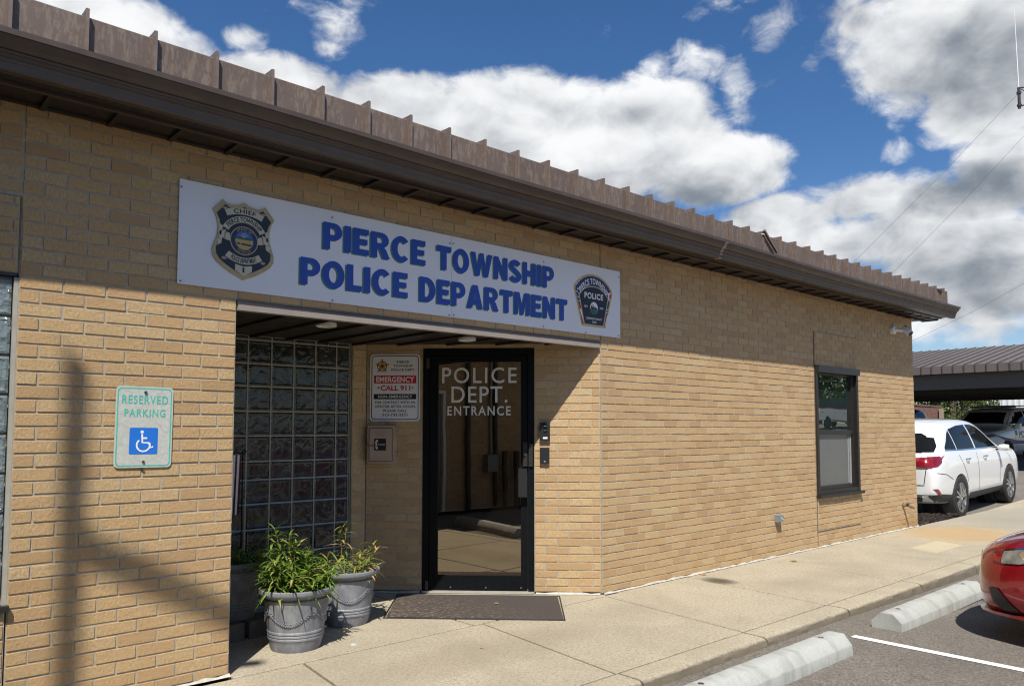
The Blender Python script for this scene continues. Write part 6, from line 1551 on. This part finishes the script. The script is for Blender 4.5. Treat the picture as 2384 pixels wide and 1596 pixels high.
def tree(label, x, y, z, h, r, seed, group, leaves=2600, trunk_f=0.3, size=0.22, squash=1.0, tw=0.11):
    rnd = random.Random(seed); t = thing('tree', label, 'tree', (x, y, z), 0, group)
    q = MB(); q.tube([(0, 0, -.3), (rnd.uniform(-.1, .1), rnd.uniform(-.1, .1), h*trunk_f), (rnd.uniform(-.2, .2), rnd.uniform(-.2, .2), h*.75)], [r*tw, r*tw*.77, r*tw*.27], 10)
    cl = []
    for k in range(26):
        a = rnd.uniform(0, 2*PI); f = rnd.uniform(0.0, 1.0); zz = h*(trunk_f*0.75 + (1-trunk_f*0.75)*f)
        prof = math.sin(PI*min(1, 0.16+0.84*f)**0.8)
        rr = r*prof*rnd.uniform(.35, .85)
        c = Vector((rr*math.cos(a), rr*math.sin(a), zz*0.93)); cl.append((c, r*rnd.uniform(.22, .40)))
        if k < 9: q.tube([(0, 0, h*trunk_f*rnd.uniform(.8, 1.3)), c*0.55 + Vector((0, 0, zz*.32)), c], [r*.04, r*.025, r*.01], 6)
    q.build('trunk', M['bark'], t)
    q = MB()
    for _ in range(leaves):
        c, cr_ = rnd.choice(cl); v = Vector((rnd.gauss(0, 1), rnd.gauss(0, 1), rnd.gauss(0, 1))).normalized()*cr_*(rnd.random()**0.45)
        v.z *= .8*squash; p_ = c+v
        n = (v.normalized() + Vector((rnd.uniform(-.7, .7), rnd.uniform(-.7, .7), rnd.uniform(-.2, .9)))).normalized()
        a = n.cross(Vector((0, 0, 1)))
        if a.length < .1: a = Vector((1, 0, 0))
        a.normalize(); b_ = n.cross(a); s = size*rnd.uniform(.6, 1.2); an = rnd.uniform(0, PI)
        u = a*math.cos(an)+b_*math.sin(an); w = -a*math.sin(an)+b_*math.cos(an)
        q.quad(tuple(p_-u*s*.5), tuple(p_+w*s*.32), tuple(p_+u*s*.5), tuple(p_-w*s*.32), t=min(1, max(0, rnd.gauss(.45, .22))))
    q.build('crown', M['tree_leaf'], t)
    return t
TG = 'trees beyond the canopy'
for k, (x, y, h, r, lab) in enumerate(((51, 19.5, 4.3, 3.0, 'leftmost bushy tree, rising over the brick shed'), (52.5, 16.0, 4.4, 3.0, 'bushy tree between the brick shed and the canopy end'), (53.5, 13.0, 4.2, 2.6, 'pale bushy tree behind the patrol SUV roof'), (57, 13.5, 4.5, 3.1, 'bushy tree touching the white metal building'))):
    tree(lab, x, y, ta(x)-.3, h+.4, r*1.15, 60+k, TG, 11000, 0.03, 0.16, 1.0, 0.03)
# behind the parking lot: what the far window mirrors
TR = 'trees mirrored in the far window'
for k, (x, y, h, r, lab) in enumerate(((72, -38, 12, 5.5, 'broad tree across the lot, left in the window reflection'), (82, -36, 14.5, 6.5, 'tallest tree across the lot, mid window reflection'), (92, -37, 11, 5, 'round tree across the lot, right in the window reflection'), (66, -44, 9, 4.5, 'small tree across the lot behind the service truck'))):
    tree(lab, x, y, ta(x), h, r, 80+k, TR, 3000, 0.12, 0.5)
tk = thing('service_truck', 'white utility truck across the lot, mirrored in the far window', 'truck', (58, -25, ta(62)))
q = MB(); q.box(0, 6.2, -1.1, 1.1, .62, 1.55); q.box(6.25, 8.4, -1.05, 1.05, .5, 1.5); q.box(6.5, 7.7, -.98, .98, 1.5, 2.1); q.build('body', M['car_white'], tk)
q = MB(); q.box(-.02, 6.2, -1.12, 1.12, 1.56, 2.35); q.build('canopy_top', simple('dark_tarp', (0.02, 0.028, 0.035), 0.6), tk)
q = MB(); q.box(-.03, 6.22, 1.121, 1.125, 1.50, 1.58); q.build('stripe', M['red'], tk)
q = MB()
for x in (1.4, 6.9): q.lathe([(0.0, 1.0), (.46, 1.0), (.46, 1.13), (0, 1.13)], 24, (x, 0, .46), 'y'); q.lathe([(0.0, -1.0), (.46, -1.0), (.46, -1.13), (0, -1.13)], 24, (x, 0, .46), 'y')
q.build('wheel', M['tyre'], tk, 30)
q = MB()
for x in (.5, 2.6, 4.2): q.box(x, x+.12, 1.105, 1.12, 1.15, 1.22)
q.build('latch', M['black_plastic'], tk)

# ---- radio mast at the right with its stays, and the mast on the wing roof that shades the brick pier
def at_dir(azd, eld, dist):
    a, e = R(azd), R(eld); return Vector((dist*math.sin(a), -4.504+dist*math.cos(a), 1.442+dist*math.tan(e)))
ms = thing('radio_mast', 'thin whip aerial on a bracketed mast at the right edge of the sky', 'mast', tuple(at_dir(77.15, 0, 45)))
ms.location.z = ta(43)
L = lambda v: tuple(v - ms.location)
q = MB(); b0 = at_dir(76.12, 19.4, 45); b1 = at_dir(76.12, 20.6, 45); tp = at_dir(76.05, 24.9, 45); m0 = at_dir(77.15, 0, 45); m1 = at_dir(77.15, 21.4, 45)
q.tube([L(b1), L(tp)], [.026, .012], 8); q.build('whip_aerial', M['paper'], ms, 60)
q = MB(); q.tube([L(b0), L(b1)], .07, 8); q.tube([L(b0+(b1-b0)*.1), L(b0+(b1-b0)*.2)], .11, 8); q.tube([L(b0+(b1-b0)*.7), L(b0+(b1-b0)*.8)], .11, 8)
for f in (.12, 1.0):
    p_ = b0+(b1-b0)*f; e_ = Vector((m0.x, m0.y, p_.z+(0.0 if f < .5 else -.15))); q.tube([L(p_), L(e_)], .035, 6)
q.tube([L(b1), L(Vector((m0.x, m0.y, b0.z+.3)))], .025, 6)
q.build('bracket', M['trim_dark'], ms, 60)
q = MB(); q.tube([(0, 0, 0), (0, 0, m1.z-ms.location.z)], .16, 10); q.build('mast_pole', M['steel'], ms, 60)
for (a0, e0, a1, e1, lab) in ((77.15, 21.2, 66.0, 11.0, 'thin stay wire nearest the roof edge, crossing the clouds'), (77.15, 18.6, 68.2, 9.9, 'thin stay wire in the middle, crossing the clouds'), (77.15, 9.6, 68.9, 5.4, 'lowest thin stay wire, sloping down to the far wall corner')):
    p0 = at_dir(a0, e0, 45); p1 = at_dir(a1, e1, 40); q = MB(); q.tube([p0, p0.lerp(p1, .5)-Vector((0, 0, .12)), p1, p1.lerp(p0, -0.25)], .006, 5)
    tag(q.build('stay_wire', M['trim_dark']), lab, 'wire', 'stay wires of the radio mast')
pm = thing('roof_mast', 'slim roof mast with a slanting side arm that shades the brick pier', 'mast', (-2.42, -3.6, 3.3))
q = MB(); q.tube([(0, 0, 0), (0, 0, 5.65)], .05, 12); q.build('pole', M['steel'], pm, 60)
q = MB(); q.tube([(0, 0, 4.75), (.50, 0, 4.45), (.95, 0, 4.17)], [.06, .06, .05], 10); q.build('side_arm', M['steel'], pm, 60)
q = MB(); q.box(-.15, .15, -.15, .15, 0, .03); q.build('foot', M['steel'], pm)
# pipes on the wing wall (seen in the door glass)
def pipe(name, label, pts, r, m, cat, grp=None):
    q = MB(); q.tube(pts, r, 12); return tag(q.build(name, m, None, 50), label, cat, grp)
pipe('downspout', 'dark downspout on the shaded wing wall, mirrored in the door', [(XW+.06, -3.45, 0.0), (XW+.06, -3.45, 3.0)], .05, M['trim_dark'], 'downspout')
pipe('conduit', 'tall grey conduit above the meter box, mirrored in the door', [(XW+.04, -4.0, 1.0), (XW+.04, -4.0, 3.0)], .025, M['steel'], 'conduit', 'conduits on the wing wall')
pipe('conduit', 'dark conduit beside the tall grey one, mirrored in the door', [(XW+.05, -4.1, 0.02), (XW+.05, -4.1, 3.0)], .04, M['trim_dark'], 'conduit', 'conduits on the wing wall')
pipe('bollard', 'short dark pipe post at the wing wall, nearer the meter box', [(XW+.12, -4.28, 0.0), (XW+.12, -4.28, 1.04)], .055, M['trim_dark'], 'post', 'pipe posts by the wing wall')
pipe('bollard', 'short dark pipe post at the wing wall, farther from the meter box', [(XW+.12, -4.56, 0.0), (XW+.12, -4.56, 1.03)], .055, M['trim_dark'], 'post', 'pipe posts by the wing wall')
q = MB(); q.box(XW+.01, XW+.14, -4.10, -3.84, .66, .98); tag(q.build('meter_box', M['galv']), 'grey meter box on the wing wall, mirrored in the door', 'meter box')

# ---- set every thing's empty at the foot of what it carries
bpy.context.view_layer.update()
for o in list(col.objects):
    if o.type == 'EMPTY' and o.parent is None and o.location.length < 1e-6 and o.children and o.name != 'police_station':
        pts = [c.matrix_world @ Vector(b_) for c in o.children_recursive if c.type == 'MESH' for b_ in c.bound_box]
        if not pts: continue
        c = Vector(((min(p_.x for p_ in pts)+max(p_.x for p_ in pts))/2, (min(p_.y for p_ in pts)+max(p_.y for p_ in pts))/2, min(p_.z for p_ in pts)))
        o.location = c
        for ch in o.children: ch.location = ch.location - c
